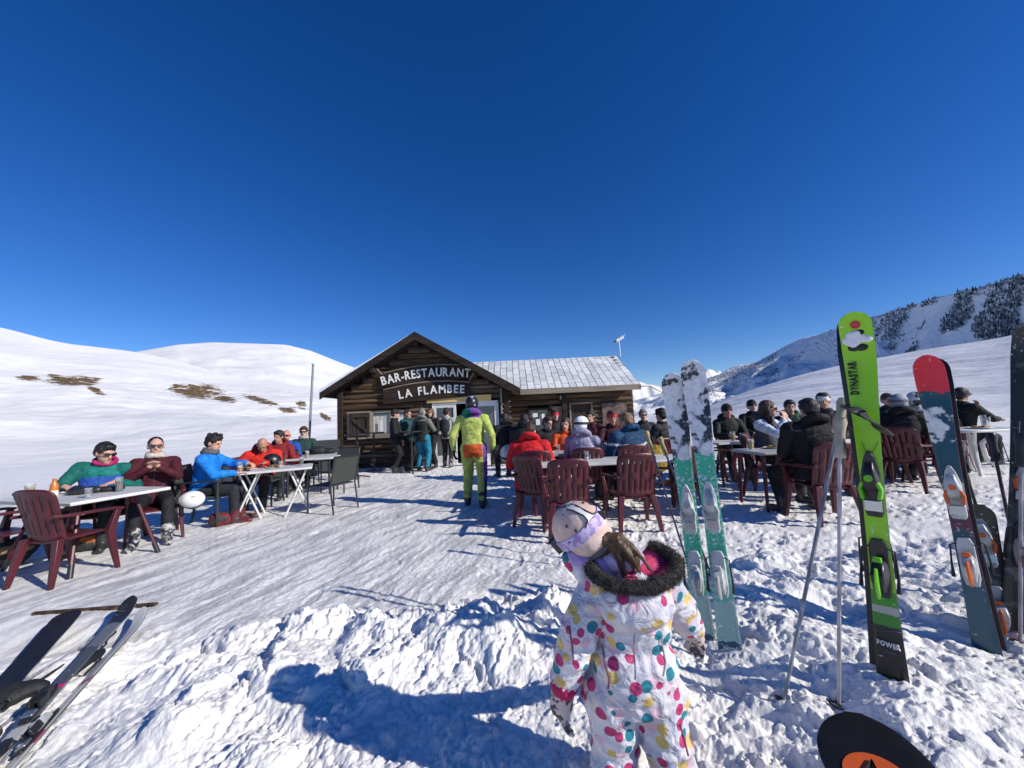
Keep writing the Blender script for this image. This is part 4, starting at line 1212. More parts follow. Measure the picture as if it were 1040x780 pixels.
    if hat == 'beanie':
        q = MB(); n = 22
        pr = [(-.0, .104), (.03, .108), (.035, .101), (.075, .096), (.115, .07), (.14, .03), (.145, .004)]
        q.loft([[V((r*.86*math.cos(2*PI*k/n), -.012+r*math.sin(2*PI*k/n)*1.03, z)) for k in range(n)] for z, r in pr], 0, True, T); q.build('beanie', cloth(hatc), root, smooth=60)
    if hat == 'cap':
        q = MB(); n = 22
        pr = [(.025, .104), (.06, .104), (.095, .088), (.118, .05), (.124, .005)]
        q.loft([[V((r*.88*math.cos(2*PI*k/n), -.012+r*math.sin(2*PI*k/n)*1.05, z)) for k in range(n)] for z, r in pr], 0, True, T); co_ = q.build('cap', cloth(hatc), root, smooth=60)
        q = MB(); rg = []
        for k in range(9):
            a = -1.1+2.2*k/8; x = .085*math.sin(a); y0 = .02+.075*math.cos(a); rg.append([V((x, y0, .032)), V((x*1.02, y0+.075*math.cos(a*.8), .02)), V((x*1.02, y0+.075*math.cos(a*.8), .026)), V((x, y0, .04))])
        q.loft(rg, 0, True, T); q.build('visor', cloth(hatc), co_, smooth=40)
    if hat == 'headband':
        q = MB(); q.loft([[V((r*math.cos(2*PI*k/22), -.008+r*1.22*math.sin(2*PI*k/22), z)) for k in range(22)] for z, r in ((.03, .084), (.05, .088), (.085, .082))], 0, True, T); q.build('headband', cloth(hatc), root)
    if hat == 'helmet':
        helmet(root, T, cloth(hatc) if not isinstance(hatc, bpy.types.Material) else hatc, goggles)
    elif goggles:
        goggle(root, T, goggles, .012)
    if shades:
        q = MB()
        for s in (-1, 1):
            q.loft([[V((s*.033+.030*math.cos(t)*1., .104-.012*(abs(s*.033+.03*math.cos(t))/.06)**2+dy, .010+.022*math.sin(t)*(1.05 if math.sin(t) < 0 else .8))) for t in [2*PI*k/14 for k in range(14)]] for dy in (0, .005)], 0, True, T)
        sg = q.build('sunglasses', M_LENS, root)
        for s in (-1, 1):
            q = MB(); q.tube([(s*.062, .096, .014), (s*.079, .06, .016), (s*.082, -.01, .012)], .0035, 6, 0, T); q.build('temple', M_DARK, sg)
        q = MB(); q.tube([(-.010, .107, .018), (.010, .107, .018)], .003, 6, 0, T); q.build('bridge', M_DARK, sg)
    if scarf is not None:
        q = MB(); q.torus(neck+TR @ V((0, .005, .0)), (.082, .085), .034, 0, rot=TR @ Matrix.Rotation(.1, 3, 'X'), n=20, k=10); q.torus(neck+TR @ V((0, .01, .035)), (.078, .08), .026, 0, rot=TR @ Matrix.Rotation(-.1, 3, 'X'), n=20, k=10)
        fuse(q, .012, [cloth(scarf)], 'scarf', root, None, .008, 30, 3)
    if backpack is not None:
        q = MB(); q.ell(up(0, -.205*b, .25), (.15, .085, .23)); q.ell(up(0, -.27*b, .17), (.11, .05, .11))
        bp_ = fuse(q, .014, [cloth(backpack)], 'backpack', root, None, .006, 20, 3)
        for s in (-1, 1):
            q = MB(); q.tube([up(s*.11, -.16*b, .42), up(s*.115, -.02, .50), up(s*.12, .12, .40), up(s*.13, .1, .2)], .02, 6, flat=.4); q.build('strap', cloth(backpack), bp_)
    return root, T
def goggle(root, T, cols, r=0., hk=None):
    fr, lens = cols
    q = MB(); rg = []
    for k in range(13):
        a = -1.15+2.3*k/12; x = (.092+r)*math.sin(a); y = -.005+(.118+r)*math.cos(a); hh = .034*(1-.25*(abs(a)/1.15)**3)
        ctr = V((x, y, .014)); o_ = V((math.sin(a), math.cos(a), 0))
        rg.append([ctr-o_*.03+V((0, 0, hh)), ctr+V((0, 0, hh*.85)), ctr+V((0, 0, -hh*.85)), ctr-o_*.03+V((0, 0, -hh))])
    q.loft(rg, 0, True, T); g_ = q.build('goggles', lens, root, smooth=60)
    q = MB(); n = 26; q.loft([[(V(((.094+r)*math.cos(2*PI*k/n), -.008+(.108+r)*math.sin(2*PI*k/n), z)) if hk is None else V((.1085*hk*math.cos(2*PI*k/n), -.012*hk+.1345*hk*math.sin(2*PI*k/n), z))) for k in range(n)] for z in (-.004, .034)], 0, True, T); q.build('strap', fr, g_, smooth=60)
    return g_
def helmet(root, T, shell, goggles=None, k=1., strapm=None):
    q = MB(); n = 28; rg = []
    pr = [(-.055, .100, .70), (-.02, .108, .9), (.02, .114, 1.), (.065, .111, 1.), (.105, .092, 1.), (.135, .060, 1.), (.148, .025, 1.), (.15, .003, 1.)]
    for z, r, fr in pr:
        ring = []
        for i in range(n):
            t = 2*PI*i/n; x = r*.92*math.cos(t)*k; y = (-.012+r*1.14*math.sin(t))*k
            zz = z*k
            if z < .03 and math.sin(t) > 0: zz = max(zz, k*(.03+.035*math.sin(t))) + .002*(z+.055)   # brow line rises over the face
            ring.append(V((x, y, zz)))
        rg.append(ring)
    q.loft(rg, 0, False, T)
    h_ = q.build('helmet', shell, root, smooth=60)
    so_ = h_.modifiers.new('thickness', 'SOLIDIFY'); so_.thickness = .012; so_.offset = -1
    for s in (-1, 0, 1):
        q = MB(); q.box((s*.035*k, -.03*k, .147*k-abs(s)*.012), (.012, .055, .006), 0, T); q.build('vent', M_DARK, h_, bevel=.002)
    q = MB(); q.tube([(.088*k, .02*k, -.03*k), (.07*k, .06*k, -.09*k), (.0, .078*k, -.128*k), (-.07*k, .06*k, -.09*k), (-.088*k, .02*k, -.03*k)], .006, 6, 0, T)
    q.build('chin_strap', M_DARK, h_)
    if goggles:
        fr, lens = goggles
        goggle(h_, T @ Matrix.Translation((0, .0, .02)), goggles, .018, k)
    return h_
# ------------------------------------------------------------------ the guests
def P_(px, Y, dz=0., X=None):
    x = xat(px, Y, .8) if X is None else X
    return (x, Y, g1(x, Y)+dz)
TEAL, BLUE, MAG = (.008, .17, .15), (.03, .09, .42), (.40, .02, .12)
BK = (.014, .014, .016)
person('person in teal ski jacket with magenta collar leaning over the far left table', P_(0, 5.0, X=-5.32), 146, jacket=TEAL, sleeve=(.006, .12, .10), pants=BK, hair='black', style='short',
       lean=.34, side=-.12, hyaw=.75, hpitch=.12, shades=True, vox=.008, bulk=1.12, extra=[BLUE, MAG], hoodc=MAG, hoodr=.026,
       matfn=lambda c, k: (9 if (k == 0 and c.z < .86) else None),
       hands={'L': ((-.22, .40, .80), (.6, .7, -.1), (0, 0, -1), .3), 'R': ((.2, .44, .80), (-.6, .7, -.1), (0, 0, -1), .3)})
person('person in burgundy hoodie and pale scarf clasping hands at the far left table', P_(0, 5.25, X=-4.86), 140, jacket=(.065, .008, .016), pants=(.013, .014, .018), hair='black', style='bun', boots=M_BOOTW,
       scarf=(.52, .47, .42), shades=True, hyaw=.1, vox=.008, lean=.02,
       hands={'L': ((-.05, .27, .93), (.55, .35, .75), (.5, .5, .2), .9, (-.9, -.2, -.8)), 'R': ((.05, .27, .93), (-.55, .35, .75), (-.5, .5, .2), .9, (.9, -.2, -.8))}, feet=((-.16, .55, 0), (.14, .60, 0)))
person('person in long bright blue jacket and grey scarf in a metal armchair', P_(210, 5.72), 72, jacket=(.01, .20, .66), pants=(.02, .022, .026), hair='black', style='messy', scarf=(.10, .10, .105), lean=.16, hyaw=-.25, hpitch=.2,
       boots=M_BOOTR, vox=.009, bulk=1.08, hem=.04, hands={'L': ((-.05, .50, .86), (.5, .8, -.2), (0, -.2, -1), .7), 'R': ((.18, .42, .74), (-.4, .9, 0), (0, 0, -1), .4)})
person('bald person in bright red jacket bending over food behind the white table', P_(266, 6.95), 162, jacket=(.62, .025, .012), pants=BK, hair='grey', style='bald', skin='tan', lean=.55, hpitch=.45, vox=.009, bulk=1.12, hoodc=(.30, .012, .015), twist=.25,
       hands={'L': ((-.18, .45, .80), (.5, .8, -.2), (0, 0, -1), .5), 'R': ((.22, .46, .80), (-.5, .8, -.2), (0, 0, -1), .5)})
person('person in dark red jacket half hidden behind the bald person in bright red', P_(284, 7.85), 165, jacket=(.20, .015, .02), pants=BK, hair='black', style='short', lean=.15, hoodc=(.16, .012, .016), skin='tan', hyaw=-.3)
person('bald person in royal blue jacket and sunglasses near the windbreak', P_(291, 8.5), 160, jacket=(.015, .07, .36), pants=BK, style='bald', skin='red', shades=True, hair='grey', lean=.08)
person('person in dark green jacket and sunglasses in front of the grey pole', P_(308, 9.0), 158, jacket=(.012, .045, .04), pants=BK, style='short', hair='brown', shades=True, scarf=(.4, .38, .35), lean=-.05, seat=.50)
# standing at the hut
def S_(px, py): p = ong(px, py); return (p.x, p.y, p.z)
person('standing person in all black with a black beanie at the curtained hut window', S_(402, 480), 80, 'stand', jacket=(.012, .012, .014), pants=(.011, .011, .013), hat='beanie', hatc=(.01, .01, .012), hair='black', boots=M_BOOT,
       hands={'R': ((.12, .22, 1.02), (-.3, .9, .1), (-1, 0, 0), .6)})
person('standing person in dark petrol jacket half hidden beside the grey and black jacket', S_(415, 477), 120, 'stand', jacket=(.012, .06, .065), pants=BK, hair='brown', style='short')
person('standing person in bright blue ski trousers and grey black jacket, back to the camera', S_(430, 478.5), 12, 'stand', jacket=(.02, .021, .022), sleeve=(.17, .165, .155), pants=(.01, .17, .28), hair='grey', style='short', extra=[(.17, .165, .155)], hoodc=(.17, .165, .155),
       matfn=lambda c, k: 9 if (k == 0 and c.z > 1.36) else None, hat='beanie', hatc=(.5, .47, .43), pants_w=1.2, hem=.03, feet=((-.12, .02, 0), (.15, -.04, 0)),
       hands={'L': ((-.16, .26, 1.15), (.2, .9, .2), (1, 0, 0), .6), 'R': ((.2, .26, 1.1), (-.2, .9, .2), (-1, 0, 0), .6)})
person('standing person with long auburn hair in black jacket facing out by the hut door', S_(439, 475.5), 200, 'stand', jacket=(.012, .012, .014), pants=(.013, .012, .018), hair='auburn', style='long', shades=True, hands={'L': ((-.1, .24, 1.05), (.4, .8, .3), (0, 0, 1), .6)})
person('standing person in light grey top with black backpack entering the white door', S_(455, 474.5), 5, 'stand', jacket=(.36, .36, .35), pants=(.025, .022, .02), hair='black', style='short', backpack=(.02, .022, .028), boots=M_BOOTW, feet=((-.1, .08, 0), (.11, -.06, 0)))
LIME, LIME2, PURP, ORG, NAVY = (.44, .52, .12), (.36, .43, .10), (.17, .05, .30), (.58, .09, .02), (.02, .02, .10)
M_YH = mat('patterned_helmet', (.012, .012, .018), .35, .2, 9, col2=(.38, .40, .46), mix=(.60, .63))
def ymat(c, k):
    if k == 4: return 12 if c.x < 0 else 10
    if k == 0 and c.z > 1.38 and c.y < .05: return 12 if c.x < 0 else 10
    if k in (0, 1) and c.y < .03 and .74+.5*abs(abs(c.x)-.08) < c.z < .97 and abs(c.x) < .15: return 9
    if k == 1 and c.x > .155 and c.z > .38: return 10
    if k == 1 and c.x > .165 and c.z <= .40: return 11
    if k == 7 and c.y > -.02 and c.z < 1.2 and c.x < 0: return None
    return None
person('person in lime green ski suit with orange seat walking to the hut', S_(483, 514), 3, 'stand', jacket=LIME, sleeve=LIME, pants=LIME2, hair='black', style='short', hat='helmet', hatc=M_YH, hoodc=PURP, extra=[ORG, PURP, NAVY, (.01, .16, .12)],
       matfn=ymat, bulk=1.0, pants_w=1.15, vox=.009, gloves=M_GLOVE, feet=((-.13, .10, 0), (.13, -.10, 0)), hyaw=-.1,
       hands={'L': ((-.33, .05, .885), (.05, .2, -1), (1, 0, 0), .4, (-.6, -1, 0)), 'R': ((.32, .0, .87), (-.05, .2, -1), (-1, 0, 0), .4, (.6, -1, 0))})
# centre
person('person in black jacket standing bent at the dark board by the hut door', P_(516, 8.6), -20, jacket=(.013, .014, .016), pants=BK, hair='black', style='short', lean=.3, hpitch=.4, bulk=1.2, hoodc=(.015, .016, .018), seat=.62)
person('person in black hooded jacket seen from behind, farther one behind the plain red jacket', P_(533, 8.3), 15, jacket=(.02, .021, .022), pants=BK, hair='black', style='short', lean=.15, bulk=1.25, hoodc=(.018, .018, .02), seat=.56)
person('person in plain red jacket with bowed head seated in the centre, seen from behind', P_(538, 5.72), 8, jacket=(.60, .014, .02), pants=BK, hair='brown', style='short', lean=.34, hpitch=.75, bulk=1.16, hem=.10, hoodc=(.50, .012, .018), vox=.009, boots=M_BOOT, feet=((-.22, .34, 0), (.15, .4, 0)), seat=.43)
person('person in orange jacket facing the camera across the long table', P_(575, 7.4), 175, jacket=(.75, .10, .02), pants=BK, hair='brown', style='long', lean=.12, hyaw=-.5, hands={'L': ((-.12, .3, .98), (.4, .4, .8), (0, 1, 0), .6)})
person('person in red beanie and dark clothes by the wing door of the hut', P_(565.5, 9.6), 170, jacket=(.02, .016, .016), pants=BK, hat='beanie', hatc=(.62, .02, .04), hair='black', seat=.62)
person('person in white ski helmet and lilac grey jacket seen from behind', P_(592, 5.9), 22, jacket=(.40, .38, .52), pants=(.05, .05, .07), hat='helmet', hatc=(.78, .78, .76), goggles=(mat('goggle_strap', (.02, .02, .022), .6), M_LENS), hair='black', style='short', lean=.1, hoodc=(.30, .29, .40), vox=.009, hyaw=-.45, sleeve=(.24, .24, .34),
       hands={'R': ((.24, .4, .84), (-.2, .9, .1), (0, 0, -1), .4)})
person('person in red headband and black maroon jacket facing the camera across the long table', P_(622, 7.3), 178, jacket=(.05, .012, .014), pants=BK, hair='brown', style='short', skin='red', hat='headband', hatc=(.50, .05, .06), lean=.16, hpitch=.1, seat=.52,
       hands={'L': ((-.14, .36, .82), (.5, .8, 0), (0, 0, -1), .5), 'R': ((.14, .36, .82), (-.5, .8, 0), (0, 0, -1), .5)})
person('broad person in navy jacket with white stripe and orange tail seen from behind', P_(640, 5.85), -22, jacket=(.012, .05, .12), pants=BK, hair='dkblond', style='short', lean=.14, bulk=1.28, hyaw=.55, vox=.009, hoodc=(.01, .055, .14), extra=[(.55, .56, .60), (.65, .13, .02)], seat=.47,
       matfn=lambda c, k: 9 if (k in (0, 7) and .83 < c.z-.12*abs(c.x) < .865) else (10 if (k == 0 and c.x < -.04 and c.x > -.16 and c.z < .80 and c.y < 0) else None))
person('person in dark clothes and black cap just behind the mint skis', P_(672, 7.2), -30, jacket=(.03, .03, .032), pants=BK, hat='cap', hatc=(.012, .012, .015), hair='black', style='short', seat=.5)
# right
person('person in black beanie and dark jacket behind a beer at the small pale table', P_(741, 7.35), 190, jacket=(.02, .021, .019), pants=BK, hat='beanie', hatc=(.014, .013, .016), skin='red', hair='black', shades=False, lean=.04, seat=.5, hoodc=(.02, .02, .02),
       hands={'L': ((-.1, .34, .80), (.5, .8, 0), (0, 0, -1), .4), 'R': ((.12, .34, .80), (-.5, .8, 0), (0, 0, -1), .4)})
person('person with white sleeves, dark vest and sunglasses holding both hands to the mouth', P_(782, 5.7), 150, jacket=(.06, .065, .08), sleeve=(.62, .65, .70), pants=BK, hair='brown', style='long', shades=True, hyaw=.45, lean=.08, seat=.52, vox=.009, hoodc=(.05, .05, .06),
       hands={'L': ((-.01, .25, 1.10), (.1, -.1, 1), (0, -1, .2), .9, (-.7, .2, -.8)), 'R': ((.06, .25, 1.10), (-.1, -.1, 1), (0, -1, .2), .9, (.7, .2, -.8))})
person('broad person in black hooded jacket seen from behind on the right of the terrace', P_(826, 4.56), 5, jacket=(.009, .009, .010), pants=(.012, .012, .013), hair='black', style='short', lean=.06, bulk=1.3, hoodc=(.010, .010, .011), vox=.009, hem=.04, seat=.50, boots=M_BOOT, feet=((-.28, .25, 0), (.2, .35, 0)))
person('person in white cap facing left beside the broad person in black', P_(841, 5.95), 215, jacket=(.025, .025, .027), pants=BK, hat='beanie', hatc=(.66, .65, .62), skin='tan', hair='black', seat=.58)
person('person in dark jacket bending forward just right of the green skis', P_(894, 6.4), -30, jacket=(.02, .02, .022), pants=BK, hair='black', style='short', lean=.35, hpitch=.4, hoodc=(.022, .022, .024), seat=.5)
person('person in grey ski helmet and black jacket seated side on', P_(918, 5.85), 35, jacket=(.010, .010, .012), pants=BK, hat='helmet', hatc=(.30, .33, .36), goggles=(mat('grey_strap', (.10, .10, .11), .6), M_LENS), hair='black', hoodc=(.012, .012, .014), lean=.05, hyaw=-.4, seat=.47)
person('person in black and white ski helmet beside the grey helmet', P_(935, 6.15), 60, jacket=(.012, .012, .014), pants=BK, hat='helmet', hatc=mat('two_tone_helmet', (.015, .015, .018), .4, .1, 8, col2=(.6, .6, .6), mix=(.52, .55)), skin='tan', goggles=(mat('white_strap', (.6, .6, .6), .6), M_LENS), hair='black', scarf=(.40, .40, .40), seat=.48)
person('person in dark cap with pale goggles on the face at the white pedestal table', P_(979, 6.85), 85, jacket=(.012, .012, .013), pants=BK, hat='cap', hatc=(.02, .02, .022), skin='tan', hair='black', style='short', goggles=(mat('black_strap', (.02, .02, .02), .6), mat('silver_lens', (.45, .50, .58), .12, .15, 5, metal=.7)), lean=.12, seat=.52,
       hands={'L': ((-.02, .34, 1.02), (.1, .1, 1), (0, -1, .2), .8), 'R': ((.2, .42, .82), (-.3, .9, 0), (0, 0, -1), .4)})

person('person in dark green hood half hidden behind the person with white sleeves', P_(805, 7.1), 205, jacket=(.015, .05, .03), pants=BK, hair='black', style='short', hoodc=(.015, .06, .035), seat=.5, lean=.1)
person('person in black with dark beanie far right of the mint skis in the back row', P_(767, 8.2), 190, jacket=(.014, .014, .016), pants=BK, hat='beanie', hatc=(.02, .02, .025), hair='black', seat=.55)
person('person in charcoal jacket between the grey helmet and the green skis', P_(906, 7.6), 200, jacket=(.03, .03, .034), pants=BK, hair='brown', style='short', seat=.5, shades=True)
person('person in maroon jacket seated behind the white helmet, facing left', P_(601, 8.2), 210, jacket=(.07, .012, .02), pants=BK, hair='black', style='short', seat=.55, lean=.05)
person('person in dark grey jacket in front of the brown menu panel', P_(655, 8.4), 190, jacket=(.035, .036, .04), pants=BK, hair='grey', style='short', seat=.5, shades=True)
person('person in black jacket left of the orange jacket at the grey table', P_(556, 7.9), 160, jacket=(.015, .015, .018), pants=BK, hair='brown', style='short', seat=.48, lean=.15, hyaw=.3)
# ------------------------------------------------------------------ loose things around the tables
def basis3(up, fwd):
    z = V(up).normalized(); y = V(fwd); y = (y-z*y.dot(z)).normalized(); return Matrix((y.cross(z), y, z)).transposed()
def loose_helmet(label, P, shell, rot, k=1., goggles=None):
    t = thing('ski_helmet', label, 'helmet', P); T = (rot if isinstance(rot, Matrix) else Euler(rot).to_matrix()).to_4x4()
    h_ = helmet(t, T, shell, goggles, k); return t
M_WSH = mat('white_shell', (.78, .77, .74), .35, .05, 6); M_BSH = mat('black_shell', (.015, .015, .017), .35, .2, 8)
loose_helmet('white ski helmet hanging from the back of the metal armchair of the blue jacket', V((xat(195, 5.15, .5), 5.15, .47)), M_WSH, basis3((.45, -.80, .42), (-.8, -.45, .1)), 1.05, (mat('navy_strap', (.02, .03, .08), .6), M_LENS))
loose_helmet('black ski helmet lying on the white table in front of the bald person', V((xat(275, 6.3, .85), 6.3, tz(tb)+.07)), M_BSH, (.15, .1, 2.2), 1.05)
loose_helmet('silver white ski helmet hanging left of the plain red jacket', V((xat(516, 6.1, .85), 6.1, .80)), mat('silver_shell', (.55, .56, .57), .3, .1, 9), (.6, .3, -.5), 1.05, (mat('dark_strap', (.03, .03, .03), .6), M_LENS))
soft('glove', 'pair of dark gloves and goggles heaped in front of the teal jacket', 'gloves', V((xat(80, 4.3, .8), 4.3, tz(ta)+.02)), [((0, 0, .02), (.13, .07, .045)), ((.1, .05, .02), (.1, .06, .04)), ((-.08, .06, .03), (.08, .06, .045))], M_GOG)
soft('glove', 'flat black mittens lying left of the cola glass', 'gloves', V((xat(106, 4.4, .8), 4.42, tz(ta)+.015)), [((0, 0, .015), (.1, .06, .035)), ((.07, .06, .015), (.08, .05, .03))], M_GLOVE)
soft('glove', 'dark glove beside the beer glass at the far left edge', 'gloves', V((xat(17, 4.3, .8), 4.35, tz(ta)+.015)), [((0, 0, .015), (.1, .06, .035)), ((.07, .03, .015), (.07, .05, .03))], M_GLOVE)
soft('bag', 'brown and black bag on the snow below the far left chair', 'bag', V((xat(8, 4.35, .15), 4.35, .13)), [((0, 0, 0), (.22, .16, .15)), ((.1, .05, .06), (.14, .12, .12)), ((-.15, 0, -.04), (.12, .12, .09))], mat('bag_fabric', (.03, .022, .018), .8, .3, 6, .5, 30, col2=(.30, .19, .10), mix=(.56, .60)))
soft('bag', 'orange and black rucksack on the snow under the far left table', 'bag', V((xat(88, 4.75, .12), 4.75, .11)), [((0, 0, 0), (.2, .15, .12)), ((.13, .03, .03), (.12, .1, .1)), ((-.13, .02, -.02), (.12, .12, .1))], mat('rucksack_fabric', (.03, .03, .034), .8, .3, 6, .5, 30, col2=(.48, .13, .02), mix=(.56, .60)))
soft('bag', 'red black backpack on the snow under the blue jacket', 'bag', V((xat(226, 5.7, .12), 5.62, .10)), [((0, 0, 0), (.12, .11, .11)), ((.07, .03, .0), (.09, .09, .09))], mat('backpack_fabric', (.20, .015, .018), .7, .3, 6, .5, 30, col2=(.02, .02, .024), mix=(.5, .56)))
soft('bag', 'heap of black bags on the grey table by the windbreak', 'bag', tpt(tc2, -.1, 0)+V((0, 0, .07)), [((0, 0, 0), (.2, .15, .11)), ((.22, .05, -.02), (.16, .12, .08)), ((-.2, .05, -.02), (.14, .12, .08))], M_GLOVE)
soft('jacket', 'mustard jacket draped over the chair behind the blue pole grips', 'jacket', V((xat(663, 6.2, .7), 6.22, .62)), [((0, 0, 0), (.21, .07, .22)), ((.05, -.03, -.1), (.18, .06, .14)), ((0, .02, .18), (.2, .07, .07))], cloth((.33, .22, .03)))
soft('jacket', 'dark red bundled jacket in the lap of the royal blue jacket', 'jacket', V((xat(297, 7.95, .62), 7.95, .66)), [((0, 0, 0), (.15, .12, .12)), ((.06, .03, .08), (.11, .1, .09))], cloth((.16, .012, .02)))
soft('cushion', 'flat red cushion on the chair right of the green skis', 'cushion', V((xat(893, 6.25, .47), 6.25, g1(5.9, 6.25)+.45)), [((0, 0, 0), (.20, .19, .035))], cloth((.55, .03, .03)))
def plate(label, P, r=.12, food=None, cat='plate'):
    t = thing('plate', label, cat, P); n = 24
    m = MB(); pr = [(r*.6, 0), (r, .016), (r*.98, .02), (r*.62, .006), (.002, .005)]
    m.loft([[V((a*math.cos(2*PI*k/n), a*math.sin(2*PI*k/n), z)) for k in range(n)] for a, z in pr], 0, False); m.build('dish', M_PLATE, t)
    if food:
        q = MB()
        for k in range(7): a = k*2.4; q.ell((.4*r*math.cos(a), .4*r*math.sin(a), .022+.006*(k % 3)), (.032, .025, .02))
        o = fuse(q, .006, [food], 'food', t, noise=.004, nscale=60)
    return t
M_SALAD = mat('salad', (.10, .16, .03), .7, .4, 30, .4, 80, col2=(.45, .10, .05), mix=(.5, .6))
plate('white plate of fries at the left end of the white crossed leg table', tpt(tb, -.36, .02), .12, M_FOOD)
plate('white plate of salad in the middle of the white crossed leg table', tpt(tb, -.02, .1), .13, M_SALAD)
glass('small empty glass in front of the bald person in red', tpt(tb, .08, -.08), .032, .11, M_PLATE, False, lvl=.1)
glass('beer glass on the small pale table on the right', tpt(tf, .06, -.12), .042, .17, M_BEER)
plate('plate with a large piece of bread on the white pedestal table', tpt(ti, .05, -.08), .15, M_FOOD)
glass('tall clear glass at the right end of the white pedestal table', tpt(ti, .30, .0), .05, .17, M_PLATE, False, lvl=.1)
glass('slim clear glass behind the bread on the white pedestal table', tpt(ti, .42, .12), .035, .2, M_PLATE, False, lvl=.08)
for u, v, lb in ((-.75, -.05, 'water glass at the left end of the grey long table'), (-.25, .1, 'water glass in the middle of the grey long table'), (.55, .05, 'water glass near the navy jacket on the grey long table')):
    glass(lb, tpt(te, u, v), .036, .13, M_PLATE, False, lvl=.1)
plate('plate of fries beside the orange jacket on the grey long table', tpt(te, -.45, .0), .13, M_FOOD)
plate('plate of salad before the red headband on the grey long table', tpt(te, .3, .02), .13, M_SALAD)
glass('dark cola glass next to the salad on the grey long table', tpt(te, .1, -.1), .036, .15, M_COLA, False)
glass('half empty beer glass on the white table at the wrist of the blue jacket', tpt(tb, -.44, -.18), .04, .15, M_BEER, lvl=.5)
glass('glass of dark cola at the right end of the white crossed leg table', tpt(tb, .36, .1), .034, .14, M_COLA, False)
plate('small plate of fries on the far left table beside the orange bottle', tpt(ta, -.30, .02), .10, M_FOOD)
glass('small empty water glass near the right corner of the far left table', tpt(ta, .42, -.2), .03, .10, M_PLATE, False, lvl=.08)
glass('beer glass on the grey edged table of the white sleeves', tpt(tg, -.2, .12), .04, .15, M_BEER)
plate('white plate of salad on the grey edged table of the white sleeves', tpt(tg, .1, .1), .12, M_SALAD)
glass('lone water glass on the long white table near the maroon chair backs', tpt(td, -.30, .1), .034, .12, M_PLATE, False, lvl=.3)
plate('empty white plate on the right half of the long white table', tpt(td, .35, .08), .12)
glass('beer glass on the small white table by the dark green jacket', tpt(tc_, -.1, -.05), .04, .15, M_BEER)
glass('cola glass on the pedestal table left of the bread', tpt(ti, -.22, .05), .034, .14, M_COLA, False)
# menu board by the door
mbp = P_(507.5, 11.0)
mb_ = thing('chalk_board', 'black chalk board standing right of the white hut door', 'board', mbp, .1)
m = MB(); m.box((0, 0, .62), (.5, .03, 1.1)); m.build('panel', mat('chalkboard_black', (.015, .016, .017), .8, .3, 9), mb_)
for s in (-1, 1):
    m = MB(); m.box((s*.265, 0, .62), (.03, .045, 1.24)); m.build('post', M_DARKW, mb_, bevel=.004)
